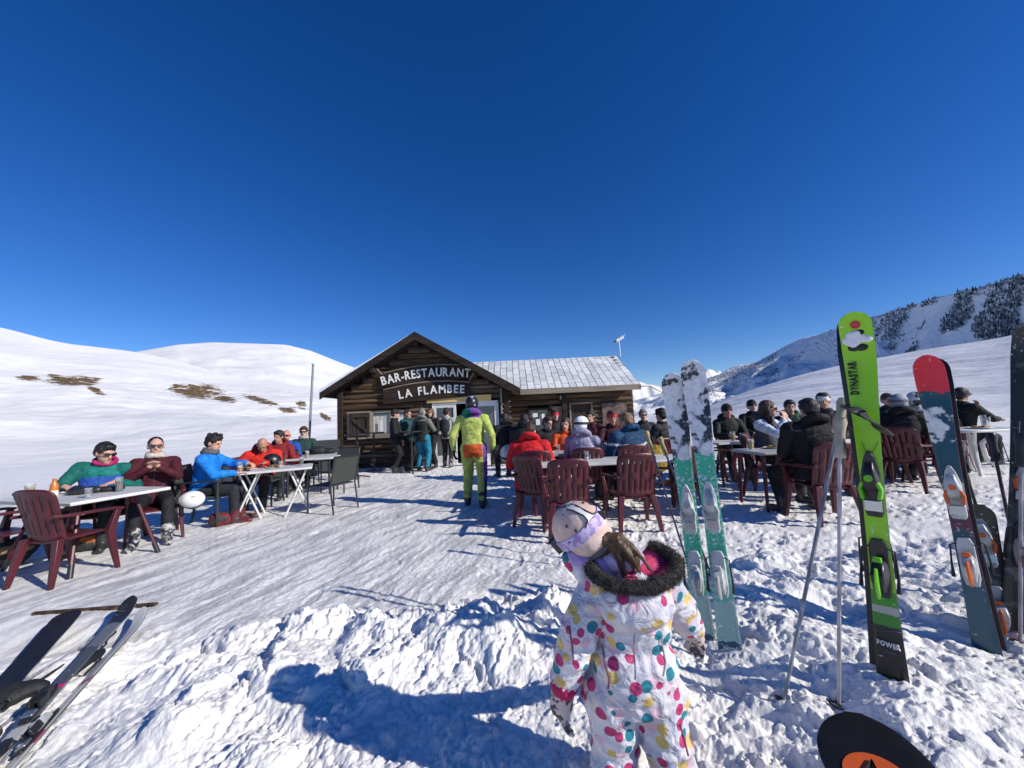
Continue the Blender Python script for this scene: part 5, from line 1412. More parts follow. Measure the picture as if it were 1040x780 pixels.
# ------------------------------------------------------------------ skis and poles
def stripmat(name, stops, noise=.03, rough=.3, patch=None, axis='z', dark=None, frost=.86):
    """colour along the ski (object z, metres from the tail); patch = (z0, z1, density): snow sticking on the top sheet"""
    m = bpy.data.materials.new(name); m.use_nodes = True
    nt = m.node_tree; n = nt.nodes; L = nt.links; b = n['Principled BSDF']; b.inputs['Roughness'].default_value = rough
    b.inputs['Coat Weight'].default_value = .12; b.inputs['Specular IOR Level'].default_value = .4
    tc = n.new('ShaderNodeTexCoord'); sp = n.new('ShaderNodeSeparateXYZ'); L.new(tc.outputs['Object'], sp.inputs[0])
    nz = n.new('ShaderNodeTexNoise'); nz.inputs['Scale'].default_value = 14; nz.inputs['Detail'].default_value = 5; L.new(tc.outputs['Object'], nz.inputs['Vector'])
    ma = n.new('ShaderNodeMath'); ma.operation = 'MULTIPLY_ADD'; ma.inputs[1].default_value = noise; L.new(nz.outputs['Fac'], ma.inputs[0])
    md = n.new('ShaderNodeMath'); md.operation = 'DIVIDE'; md.inputs[1].default_value = 2.0; L.new(sp.outputs['Z'], md.inputs[0]); L.new(md.outputs[0], ma.inputs[2])
    rp = n.new('ShaderNodeValToRGB'); rp.color_ramp.interpolation = 'CONSTANT'; e = rp.color_ramp.elements
    e[0].position = 0; e[0].color = (*stops[0][1], 1); e[1].position = min(1, stops[1][0]/2+noise*.5) if len(stops) > 1 else 1; e[1].color = (*(stops[1][1] if len(stops) > 1 else stops[0][1]), 1)
    for z, c in stops[2:]:
        x = e.new(z/2+noise*.5); x.color = (*c, 1)
    L.new(ma.outputs[0], rp.inputs['Fac']); out = rp.outputs['Color']
    if dark:
        n3 = n.new('ShaderNodeTexNoise'); n3.inputs['Scale'].default_value = 9; n3.inputs['Detail'].default_value = 3; L.new(tc.outputs['Object'], n3.inputs['Vector'])
        r3 = n.new('ShaderNodeValToRGB'); L.new(n3.outputs['Fac'], r3.inputs['Fac']); r3.color_ramp.elements[0].position = .56; r3.color_ramp.elements[1].position = .60
        m3 = n.new('ShaderNodeMix'); m3.data_type = 'RGBA'; L.new(r3.outputs['Color'], m3.inputs[0]); L.new(out, m3.inputs[6]); m3.inputs[7].default_value = (*dark, 1); out = m3.outputs[2]
    nd = n.new('ShaderNodeTexNoise'); nd.inputs['Scale'].default_value = 55; nd.inputs['Detail'].default_value = 6; nd.inputs['Roughness'].default_value = .7; L.new(tc.outputs['Object'], nd.inputs['Vector'])
    nd2 = n.new('ShaderNodeTexNoise'); nd2.inputs['Scale'].default_value = 5; L.new(tc.outputs['Object'], nd2.inputs['Vector'])
    na = n.new('ShaderNodeMath'); na.operation = 'MULTIPLY_ADD'; na.inputs[1].default_value = .45; L.new(nd2.outputs['Fac'], na.inputs[0]); L.new(nd.outputs['Fac'], na.inputs[2])
    rd = n.new('ShaderNodeValToRGB'); L.new(na.outputs[0], rd.inputs['Fac']); rd.color_ramp.elements[0].position = frost; rd.color_ramp.elements[1].position = frost+.08
    md_ = n.new('ShaderNodeMix'); md_.data_type = 'RGBA'; L.new(rd.outputs['Color'], md_.inputs[0]); L.new(out, md_.inputs[6]); md_.inputs[7].default_value = (.72, .74, .76, 1); out = md_.outputs[2]
    if patch:
        z0, z1, th = patch[:3]
        n2 = n.new('ShaderNodeTexNoise'); n2.inputs['Scale'].default_value = 11; n2.inputs['Detail'].default_value = 8; n2.inputs['Roughness'].default_value = .62; L.new(tc.outputs['Object'], n2.inputs['Vector'])
        mr_ = n.new('ShaderNodeMapRange'); mr_.inputs['From Min'].default_value = z0-.04; mr_.inputs['From Max'].default_value = z0+.04; L.new(sp.outputs['Z'], mr_.inputs['Value'])
        mr2 = n.new('ShaderNodeMapRange'); mr2.inputs['From Min'].default_value = z1+.04; mr2.inputs['From Max'].default_value = z1-.04; L.new(sp.outputs['Z'], mr2.inputs['Value'])
        mu = n.new('ShaderNodeMath'); mu.operation = 'MULTIPLY'; L.new(mr_.outputs[0], mu.inputs[0]); L.new(mr2.outputs[0], mu.inputs[1])
        ad = n.new('ShaderNodeMath'); ad.operation = 'MULTIPLY_ADD'; ad.inputs[1].default_value = .5; L.new(mu.outputs[0], ad.inputs[0]); L.new(n2.outputs['Fac'], ad.inputs[2])
        r2 = n.new('ShaderNodeValToRGB'); L.new(ad.outputs[0], r2.inputs['Fac']); r2.color_ramp.elements[0].position = th; r2.color_ramp.elements[1].position = th+.04
        mx = n.new('ShaderNodeMix'); mx.data_type = 'RGBA'; L.new(r2.outputs['Color'], mx.inputs[0]); L.new(out, mx.inputs[6])
        n4 = n.new('ShaderNodeTexNoise'); n4.inputs['Scale'].default_value = 40; n4.inputs['Detail'].default_value = 4; L.new(tc.outputs['Object'], n4.inputs['Vector'])
        r4 = n.new('ShaderNodeValToRGB'); L.new(n4.outputs['Fac'], r4.inputs['Fac']); r4.color_ramp.elements[0].color = (.66, .67, .70, 1); r4.color_ramp.elements[1].color = (.84, .85, .87, 1); r4.color_ramp.elements[0].position = .35; r4.color_ramp.elements[1].position = .6
        L.new(r4.outputs['Color'], mx.inputs[7]); out = mx.outputs[2]
        bp = n.new('ShaderNodeBump'); bp.inputs['Strength'].default_value = .8; bp.inputs['Distance'].default_value = .006; L.new(r2.outputs['Color'], bp.inputs['Height']); L.new(bp.outputs['Normal'], b.inputs['Normal'])
        mm = n.new('ShaderNodeMath'); mm.operation = 'MULTIPLY_ADD'; mm.inputs[1].default_value = .4; mm.inputs[2].default_value = rough; L.new(r2.outputs['Color'], mm.inputs[0]); L.new(mm.outputs[0], b.inputs['Roughness'])
    L.new(out, b.inputs['Base Color'])
    return m
M_EDGE = mat('steel_edge', (.55, .56, .57), .3, .1, 9, metal=.9); M_BASE = mat('black_ski_base', (.014, .014, .016), .4, .25, 12)
def basis(B, T, nrm_hint):
    z = (T-B).normalized(); n = V(nrm_hint); n = (n - z*n.dot(z)).normalized(); x = n.cross(z).normalized()*-1
    # local: x across, -y top sheet normal, z towards the tip
    y = -n; x = y.cross(z).normalized()
    return Matrix((x, y, z)).transposed()
def ski_mesh(m, L, wt, ww, wl, rocker=.05, thick=.012, camber=.008, tipl=.085, square=.0):
    """grid outline: tail z=0, tip z=L; top faces -y. slots: 0 top, 1 edge/side, 2 base"""
    n = 84; rows = []
    for k in range(n+1):
        t = 1-(1-k/n)**1.7; z = L*t
        u = min(1, max(0, (t-.05)/.85)); wmid = wl + (ww-wl)*math.sin(min(1, u/.48)*PI/2) if u < .48 else ww + (wt-ww)*(1-math.cos((u-.48)/.52*PI/2))
        hw = wmid/2
        d = L-z
        if d < tipl: q = d/tipl; hw *= max(.04, 1-(1-q)**2.2)**.5 if not square else max(.30, 1-(1-q)**3.2)**.5
        if z < .05: hw *= max(.3, 1-(1-z/.05)**2.2*.45)
        yy = -camber*math.sin(PI*t) 
        if d < .26: yy -= rocker*(1-d/.26)**2
        if z < .1: yy -= rocker*.22*(1-z/.1)**2
        th = thick*(.55+.6*math.sin(PI*min(1, max(0, t)))) 
        rows.append((z, hw, yy, th))
    vs = []; fs = []; mi = []
    cols = [-1, -.86, -.5, 0, .5, .86, 1]
    nc = len(cols)
    for z, hw, yy, th in rows:
        for c in cols: vs.append((c*hw, yy-th + (0.0025 if abs(c) == 1 else 0), z))
        for c in cols: vs.append((c*hw, yy, z))
    S = 2*nc
    for k in range(n):
        for c in range(nc-1):
            a = k*S+c; fs.append((a, a+1, a+S+1, a+S)); mi.append(0)
            a = k*S+nc+c; fs.append((a, a+S, a+S+1, a+1)); mi.append(2)
        a = k*S; fs.append((a, a+S, a+S+nc, a+nc)); mi.append(1)
        a = k*S+nc-1; fs.append((a, a+nc, a+S+nc, a+S)); mi.append(1)
    for k in (0, n):
        for c in range(nc-1): a = k*S+c; fs.append((a, a+nc, a+nc+1, a+1) if k == 0 else (a, a+1, a+nc+1, a+nc)); mi.append(1)
    o = len(m.v); m.v += vs; m.f += [tuple(i+o for i in f) for f in fs]; m.m += mi
    return rows
def yat(rows, z):
    for a, b in zip(rows, rows[1:]):
        if a[0] <= z <= b[0]: q = (z-a[0])/(b[0]-a[0]); return a[2]-a[3]+((b[2]-b[3])-(a[2]-a[3]))*q
    return 0
def binding(t, rows, zc, mb_, mh, ma, w=.05):
    "toe and heel piece with their plates, jaws, lever and brake; centre of the boot at zc"
    def rb(zs): return yat(rows, zs)-.002
    zt, zh = zc+.185, zc-.185
    y0 = rb(zt); w = w*1.02
    m = MB(); m.loft([[V((sx*ww, y0-dy, zt+dz)) for sx, dy in ((-1, 0), (1, 0), (.9, .012), (-.9, .012))] for dz, ww in ((-.15, w*.42), (-.13, w*.56), (.03, w*.56), (.09, w*.34), (.12, w*.1))]); m.build('toe_plate', mb_, t, bevel=.003)
    m = MB(); m.loft([[V((sx*ww, y0-.011-dy, zt+dz)) for sx, dy in ((-1, 0), (1, 0), (.75, h), (-.75, h))] for dz, h, ww in ((-.045, .018, w*.5), (-.02, .036, w*.6), (.015, .044, w*.5), (.05, .034, w*.36), (.075, .012, w*.26))])
    tp = m.build('toe_piece', mh, t, bevel=.004)
    for s in (-1, 1):
        m = MB(); m.loft([[V((s*(x-.007), y0-.016, z)), V((s*(x+.007), y0-.016, z)), V((s*(x+.006), y0-.05, z)), V((s*(x-.006), y0-.05, z))] for x, z in ((w*.40, zt-.005), (w*.58, zt-.035), (w*.46, zt-.075))]); m.build('jaw', ma, tp, bevel=.003)
    m = MB(); m.cyl((0, y0-.05, zt+.01), (0, y0-.058, zt+.01), .014); m.build('dial', ma, tp)
    m = MB(); m.box((0, y0-.016, zt-.105), (w*1.0, .010, .045)); m.build('pad', M_EDGE, tp, bevel=.003)
    y0 = rb(zh)
    m = MB(); m.loft([[V((sx*ww, y0-dy, zh+dz)) for sx, dy in ((-1, 0), (1, 0), (.9, .013), (-.9, .013))] for dz, ww in ((.13, w*.36), (.10, w*.56), (-.06, w*.56), (-.1, w*.4))]); m.build('heel_plate', mb_, t, bevel=.003)
    m = MB(); m.loft([[V((sx*ww, y0-.012-dy, zh+dz)) for sx, dy in ((-1, 0), (1, 0), (.7, h), (-.7, h))] for dz, h, ww in ((.05, .02, w*.34), (.035, .05, w*.46), (.0, .072, w*.52), (-.035, .06, w*.46), (-.065, .03, w*.36), (-.085, .01, w*.28))])
    hp_ = m.build('heel_piece', mh, t, bevel=.004)
    m = MB(); m.tube([(0, y0-.085, zh+.03), (0, y0-.09, zh-.01), (0, y0-.085, zh-.05), (0, y0-.065, zh-.085)], (.012, .017, .018, .012), 8, flat=.45); m.build('lever', ma, hp_)
    m = MB(); m.box((0, y0-.045, zh+.055), (w*.5, .022, .02)); m.build('cup', ma, hp_, bevel=.004)
    for s in (-1, 1):
        m = MB(); m.tube([(s*w*.5, y0-.02, zh+.10), (s*(w*.5+.022), y0-.012, zh+.09), (s*(w*.5+.028), y0-.03, zh), (s*(w*.5+.028), y0-.05, zh-.06)], (.0035, .0035, .0045, .008), 7); m.build('brake_arm', M_BLACKM, t)
def ski(label, B, T, nrm, top, L=None, tipl=.085, w=(.118, .072, .105), bind=None, bury=.14, group=None, zc=.45, mats=None, rocker=.05, square=0., side=None, name='ski'):
    R = basis(B, T, nrm); vis = (T-B).length; L = vis+bury; O = B - (T-B).normalized()*bury
    t = thing(name, label, 'ski' if name == 'ski' else 'snowboard', O, 0, group); t.rotation_euler = R.to_euler()
    m = MB(); rows = ski_mesh(m, L, *w, rocker=rocker, square=square, tipl=tipl); m.build('body', [top, side or M_EDGE, M_BASE], t, smooth=30)
    if bind: binding(t, rows, L*zc, *bind)
    return t, rows, L, R
TOCAM = lambda P, a=0.: Matrix.Rotation(a, 3, 'Z') @ V((-P.x, -P.y, .35))
GRN = (.30, .68, .012); GR2 = (.03, .22, .02)
M_PB = mat('black_binding', (.02, .02, .022), .35, .25, 12); M_GB = mat('green_binding', (.14, .52, .01), .35, .12, 12); M_WB = mat('white_binding', (.58, .60, .60), .35, .2, 14, col2=(.30, .33, .34)); M_OB = mat('orange_binding', (.72, .13, .015), .35, .12, 10); M_GYB = mat('grey_binding', (.42, .44, .44), .35, .15, 9)
# --- green pair
GB = ong(907, 688); YT = GB.y+.02
GT = at(869, 319, YT)
gm = stripmat('green_topsheet', [(0, (.014, .014, .014)), (.30, (.02, .02, .02)), (.335, (.04, .24, .03)), (.38, (.40, .42, .38)), (.41, (.06, .30, .03)), (.47, GRN)], .02)
gs, grow, gL, gR = ski('bright green topped ski standing in the snow with black lettering and green binding', GB, GT, TOCAM(GB, -.18), gm, w=(.112, .071, .102), bind=(M_PB, M_PB, M_GB, .055), zc=.45, side=M_BASE, tipl=.055)
off = gR @ V((0, .045, 0)) + gR @ V((-.03, 0, 0))
ski('black edged ski standing base to base behind the bright green topped ski', GB+off, GT+off+V((0, 0, .015)), -TOCAM(GB, -.18), gm, w=(.112, .071, .102), bind=(M_PB, M_PB, M_PB, .055), zc=.45, side=M_BASE, tipl=.055)
def on_ski(t, rows, L, name, mt, items, text=None):
    m = MB()
    for (kind, x, z, a) in items:
        y = yat(rows, z)-.0022
        if kind == 'disc':
            rr_ = [[V((x+a*q*math.cos(2*PI*k/32), yat(rows, z+a*q*math.sin(2*PI*k/32))-.0034, z+a*q*math.sin(2*PI*k/32))) for k in range(32)] for q in (1, .8, .6, .4, .2, .02)]
            m.loft(rr_, 0, False)
        if kind == 'bar': dx, dz_, wd = a; m.tube([(x, y, z), (x+dx, yat(rows, z+dz_)-.0022, z+dz_)], wd, 4, flat=.25)
    if text:
        s, size, x, z, sx, vert = text
        def place(u):
            if vert: return Matrix.Translation((x, yat(rows, z+u)-.003, z+u)) @ Matrix.Rotation(-PI/2, 4, 'Y') @ Matrix.Rotation(PI/2, 4, 'X')
            return Matrix.Translation((x+u, yat(rows, z)-.003, z)) @ Matrix.Rotation(PI/2, 4, 'X')
        text_on(m, s, size, place, size*.06, sx)
    return m.build(name, mt, t, smooth=0)
M_INK = mat('black_print', (.012, .012, .012), .4, .1, 9); M_WINK = mat('white_print', (.7, .7, .7), .4, .1, 9); M_REDINK = mat('red_badge', (.55, .015, .02), .35, .1, 9)
on_ski(gs, grow, gL, 'lettering', M_INK, [], ('DYNASTAR', .040, -.012, gL-.285, .62, True))
on_ski(gs, grow, gL, 'badge', M_REDINK, [('disc', .002, gL-.055, .017)])
on_ski(gs, grow, gL, 'badge_ring', M_WINK, [('bar', -.010, gL-.057, (.022, .006, .003))])
on_ski(gs, grow, gL, 'print_line', M_INK, [('bar', -.042, gL-.72, (.075, .16, .0022)), ('bar', .04, gL-.76, (-.06, .2, .002)), ('bar', -.03, gL-.82, (.06, .05, .0022))])
on_ski(gs, grow, gL, 'tail_lettering', M_WINK, [], ('POWER', .027, 0, .26, .68, False))
on_ski(gs, grow, gL, 'print_line', M_WINK, [('bar', -.045, .31, (.085, .02, .002)), ('bar', -.02, .23, (.04, .012, .0015)), ('bar', -.03, .245, (.05, -.01, .0015))])
# clump of snow stuck to the green ski
q = MB()
for x, z, r in ((-.03, .118, .022), (-.012, .125, .027), (.012, .112, .022), (.035, .120, .018), (-.018, .098, .02), (.0, .092, .016)): q.ell((x, yat(grow, gL-z), gL-z), (r, .010, r))
fuse(q, .005, [M_SNOWR], 'snow_clump', gs, noise=.003, nscale=60)
q = MB()
for x, z in ((-.012, .152), (.012, .153), (.006, .088)): q.ell((x, yat(grow, gL-z)-.001, gL-z), (.022, .003, .016))
q.build('dark_print', M_INK, gs)
# --- mint pair
MINT = (.035, .50, .30); DK = (.02, .03, .045)
mm_ = lambda a: stripmat('mint_topsheet', [(0, (.34, .50, .45)), (.10, (.02, .08, .14)), (.15, (.34, .54, .47)), (.34, (.14, .50, .38)), (.50, MINT), (a+.14, DK)], .10, patch=(a+.10, 2.2, .93), frost=.77)
mint = None
for k, (b, t_, lb) in enumerate((((716, 652), (683, 380), 'left mint ski of the standing pair, snow caked over its dark tip, pole beside it'), ((742, 660), (703, 367), 'right mint ski of the standing pair, the taller one, snow caked over its dark tip'))):
    Bp = ong(*b); Tp = at(*t_, Bp.y+.10)
    tl = (Tp-Bp).length
    mint = ski(lb, Bp, Tp, TOCAM(Bp, -.12), mm_(tl*.64), w=(.130, .088, .114), bind=(M_WB, M_WB, M_GYB, .06), zc=.40, bury=.10, side=mat('dark_sidewall', (.03, .035, .05), .4), group='mint green skis standing in the snow')
# --- blue pair with red tips
BB = ong(1003, 662); BT = at(941, 362, BB.y+.12)
BLU = (.012, .075, .12)
bm_ = stripmat('blue_topsheet', [(0, BLU), (.70, (.10, .03, .06)), (.80, (.45, .42, .42)), (.92, BLU), ((BT-BB).length-.06, (.75, .015, .05))], .06, patch=((BT-BB).length-.36, (BT-BB).length-.12, .92))
bs, brow, bL, bR = ski('dark blue ski with bright red tip and orange heel binding standing in the snow', BB, BT, TOCAM(BB, -.05), bm_, w=(.122, .073, .10), bind=(M_WB, M_WB, M_OB, .056), zc=.45, side=mat('red_sidewall', (.40, .02, .06), .35))
off = bR @ V((.014, .04, 0))
ski('partner ski standing base to base behind the red tipped dark blue ski', BB+off, BT+off, -TOCAM(BB, -.05), bm_, w=(.122, .073, .10), bind=(M_PB, M_PB, M_PB, .05), zc=.45, side=M_EDGE)
# --- black pair at the right edge
KB = ong(1034, 640); KT = at(1047, 329, KB.y+.02)
km = stripmat('black_topsheet', [(0, (.016, .016, .017)), (.25, (.03, .03, .03)), (1.9, (.014, .014, .015))], .10, dark=(.12, .11, .11))
ks, krow, kL, kR = ski('black ski with orange heel bindings standing at the right frame edge', KB, KT, TOCAM(KB, .1), km, w=(.13, .10, .12), bind=(M_PB, M_GYB, M_OB, .06), zc=.42, side=M_BASE, tipl=.06)
on_ski(ks, krow, kL, 'print_line', M_WINK, [('bar', .03, kL-.30, (.0, .1, .006)), ('bar', -.025, kL-.62, (.0, .08, .006)), ('bar', -.02, kL-.75, (.015, .06, .008))])
off = kR @ V((.03, .05, 0))
ski('second black ski base to base behind the black ski at the right edge', KB+off, KT+off, -TOCAM(KB, .1), km, w=(.13, .10, .12), bind=(M_PB, M_PB, M_OB, .06), zc=.42, side=M_BASE, tipl=.06)
K2 = ong(1016, 632); K2T = at(988, 512, K2.y+.10)
ski('short black ski tail with orange binding leaning beside the right edge', K2, K2T, TOCAM(K2, .1), km, w=(.14, .12, .12), bind=(M_GYB, M_WB, M_OB, .07), zc=.55, side=M_BASE, bury=.2, square=1)

# --- poles
def pole(label, B, T, shaft, grip, basket=M_BLACKM, bury=.06, gl=.165, strap=None, r=.0085):
    d = (T-B).normalized(); t = thing('ski_pole', label, 'ski pole', B); O = B
    T_ = T-O; g = T_-d*gl
    m = MB(); m.tube([-d*bury, g], (r*.85, r), 10); m.build('shaft', shaft, t)
    m = MB(); m.tube([g-d*.008, g, g+d*.02, g+d*.05, g+d*.09, T_-d*.02, T_], (.020, .023, .0185, .021, .0185, .026, .020), 12); m.build('grip', grip, t)
    q = MB(); x = V((1, 0, 0)); x = (x-d*x.dot(d)).normalized(); y = d.cross(x)
    q.torus(d*.0, .030, .005, rot=Matrix((x, y, d)).transposed(), n=20, k=6)
    for a in range(3): an = a*2.1; q.tube([d*.004, d*.0+(x*math.cos(an)+y*math.sin(an))*.030], .005, 6)
    q.build('basket', basket, t)
    s = MB()
    if strap: s.tube([p-O for p in strap], .026, 6, flat=.25)
    else: s.tube([T_-d*.015, T_-d*.03+x*.035+V((0, -.02, -.02)), T_-d*.12+x*.04+V((0, -.03, -.04)), T_-d*.13+x*.005+V((0, -.03, -.02)), T_-d*.03], .008, 6, flat=.3)
    s.build('strap', M_GLOVE, t)
    return t
M_ALU = mat('scuffed_aluminium', (.36, .37, .38), .4, .35, 30, metal=.55, stretch=(1, 1, .2)); M_ALU2 = mat('scuffed_pale_shaft', (.42, .40, .43), .4, .3, 40, metal=.4, stretch=(1, 1, .2)); M_TAN = mat('tan_grip', (.42, .37, .28), .6, .2, 15)
p1b, p2b = ong(796, 712), ong(852, 716)
p1t = at(857, 405, p1b.y+.14); p2t = at(853, 424, p2b.y+.03)
s0 = p1t + V((.0, -.005, -.03))
pole('grey ski pole leaning to the right against the green skis, strap slung round them', p1b, p1t, M_ALU, M_TAN, strap=[s0, at(872, 418, GB.y-.10), at(893, 434, GB.y-.09), at(901, 440, GB.y-.03), at(896, 436, GB.y+.02)], r=.0082)
pole('pale grey ski pole standing upright behind the snowboard nose', p2b, p2t, M_ALU2, M_TAN, r=.0075)
M_NAVY = mat('navy_shaft', (.018, .022, .07), .35, .2, 12); M_OLIVE = mat('olive_tan_grip', (.30, .24, .12), .6, .2, 14)
b1 = ong(706, 596); b2 = ong(722, 583)
pole('navy ski pole leaning left with olive grip, nearer the child', b1, at(656, 438, b1.y+.25), M_NAVY, M_OLIVE, gl=.16)
pole('navy ski pole with olive grip close to the left mint ski', b2, at(670, 444, b2.y+.3), M_NAVY, M_OLIVE, gl=.16)
M_BKS = mat('black_carbon_shaft', (.018, .018, .02), .35, .3, 40, col2=(.16, .05, .04), mix=(.62, .66), stretch=(1, 1, .5))
q1 = ong(1042, 612); pole('black ski pole with red print crossing in front of the short black ski', q1, at(1006, 440, q1.y+.15), M_BKS, M_PB)
q2 = ong(1020, 604); pole('plain black ski pole leaning toward the blue ski', q2, at(972, 452, q2.y+.2), M_BLACKM, M_PB)
q3 = ong(1036, 650); pole('pale shafted ski pole upright in front of the black skis', q3, at(1037, 440, q3.y), M_ALU2, M_PB)

# --- things lying on the snow at the left
def lying(label, a, b, top, lift=.03, w=(.115, .075, .10), bind=None, flip=False, zc=.45, ext=1.8, tipup=.05, roll=0., rocker=.06):
    A = ong(*a)+V((0, 0, lift+tipup)); Bq = ong(*b)+V((0, 0, lift)); d = (Bq-A).normalized(); Bq = A+d*ext
    n = V((0, 0, -1 if flip else 1)); n = Matrix.Rotation(roll, 3, d) @ n
    return ski(label, Bq, A, n, top, w=w, bind=bind, bury=0., zc=zc, rocker=rocker)
kb = stripmat('plain_black_topsheet', [(0, (.012, .012, .013)), (1.9, (.012, .012, .013))], .02)
lying('wide black ski lying base up on the snow at the left frame edge', (71, 634), (4, 702), kb, .035, w=(.15, .125, .14), flip=True, ext=1.6, rocker=-.01)
wg = stripmat('white_grey_topsheet', [(0, (.40, .40, .38)), (.55, (.10, .105, .11)), (.80, (.5, .03, .13)), (.84, (.07, .075, .08)), (1.18, (.13, .145, .16)), (1.46, (.02, .02, .022))], .05)
wg2 = stripmat('pale_topsheet', [(0, (.60, .59, .54)), (.62, (.5, .05, .15)), (.68, (.58, .58, .55)), (1.0, (.50, .03, .13)), (1.05, (.62, .61, .57)), (1.9, (.62, .61, .57))], .04)
lying('grey ski with black tip lying on the snow at lower left', (134, 628), (2, 776), wg, .05, (.092, .058, .082), (M_PB, M_PB, M_PB, .04), ext=1.75, zc=.30)
lying('pale ski with pink marks lying right of the grey ski at lower left', (150, 634), (22, 776), wg2, .02, (.085, .05, .076), (M_PB, M_GYB, M_PB, .036), ext=1.75, zc=.30, roll=.5)
def lying_pole(label, a, b, sh, gr, lift=.03):
    A = ong(*a)+V((0, 0, lift)); Bq = ong(*b)+V((0, 0, lift)); return pole(label, Bq, A, sh, gr, bury=.03)
lying_pole('white shafted ski pole lying beside the black tip of the grey ski', (118, 645), (10, 712), M_ALU2, M_WB, .06)
lying_pole('black ski pole lying across the snow at lower left', (108, 655), (2, 726), M_BLACKM, M_PB, .05)
lying_pole('thin grey ski pole lying along the grey ski at lower left', (104, 668), (-6, 752), M_ALU, M_PB, .04)
soft('glove', 'black glove dropped on the snow at the lower left frame edge', 'gloves', ong(8, 716)+V((0, 0, .03)), [((0, 0, .02), (.1, .08, .05)), ((.07, .05, .02), (.08, .05, .04))], M_GLOVE)
# --- half buried edge board of the terrace
e0, e1 = on(34, 622.5, .03), on(158, 613, .03)
eb_ = thing('edge_board', 'brown worn board edge of the terrace half buried in snow at left', 'board', e0); dv = e1-e0; dv.z = 0
m = MB(); nn = V((dv.y, -dv.x, 0)).normalized(); 
m.loft([[p+nn*.0, p+nn*.0+V((0, 0, -.12)), p-nn*.03+V((0, 0, -.12)), p-nn*.03] for p in [dv*k for k in (-.02, .33, .66, 1.)]])
m.build('plank', [wood('worn_edge_board', (.012, .009, .007), (.16, .10, .065), grain=(14, 14, 14), c0=(.06, .037, .025))], eb_, bevel=.004)
# --- snowboard nose at the bottom
S0 = at(872, 748, 1.30); S1 = at(975, 930, .84)
sbm = mat('black_snowboard_base', (.008, .008, .009), .5, .3, 6, spec=.25)
sn_ = S1-S0
sb, srow, sL, sR = ski('black snowboard nose with orange disc lying on the snow at the bottom edge', S1, S0, V((-.25, -.35, 1)), sbm, w=(.27, .245, .27), bury=.55, rocker=.06, tipl=.17, name='snowboard', side=M_BASE)
on_ski(sb, srow, sL, 'orange_disc', mat('orange_print', (.62, .10, .015), .4, .1, 9), [('disc', -.015, sL-.20, .075)])
on_ski(sb, srow, sL, 'logo', M_INK, [('bar', -.05, sL-.21, (.04, .06, .009)), ('bar', -.01, sL-.15, (.0, -.06, .009)), ('bar', -.045, sL-.185, (.05, -.012, .007))])
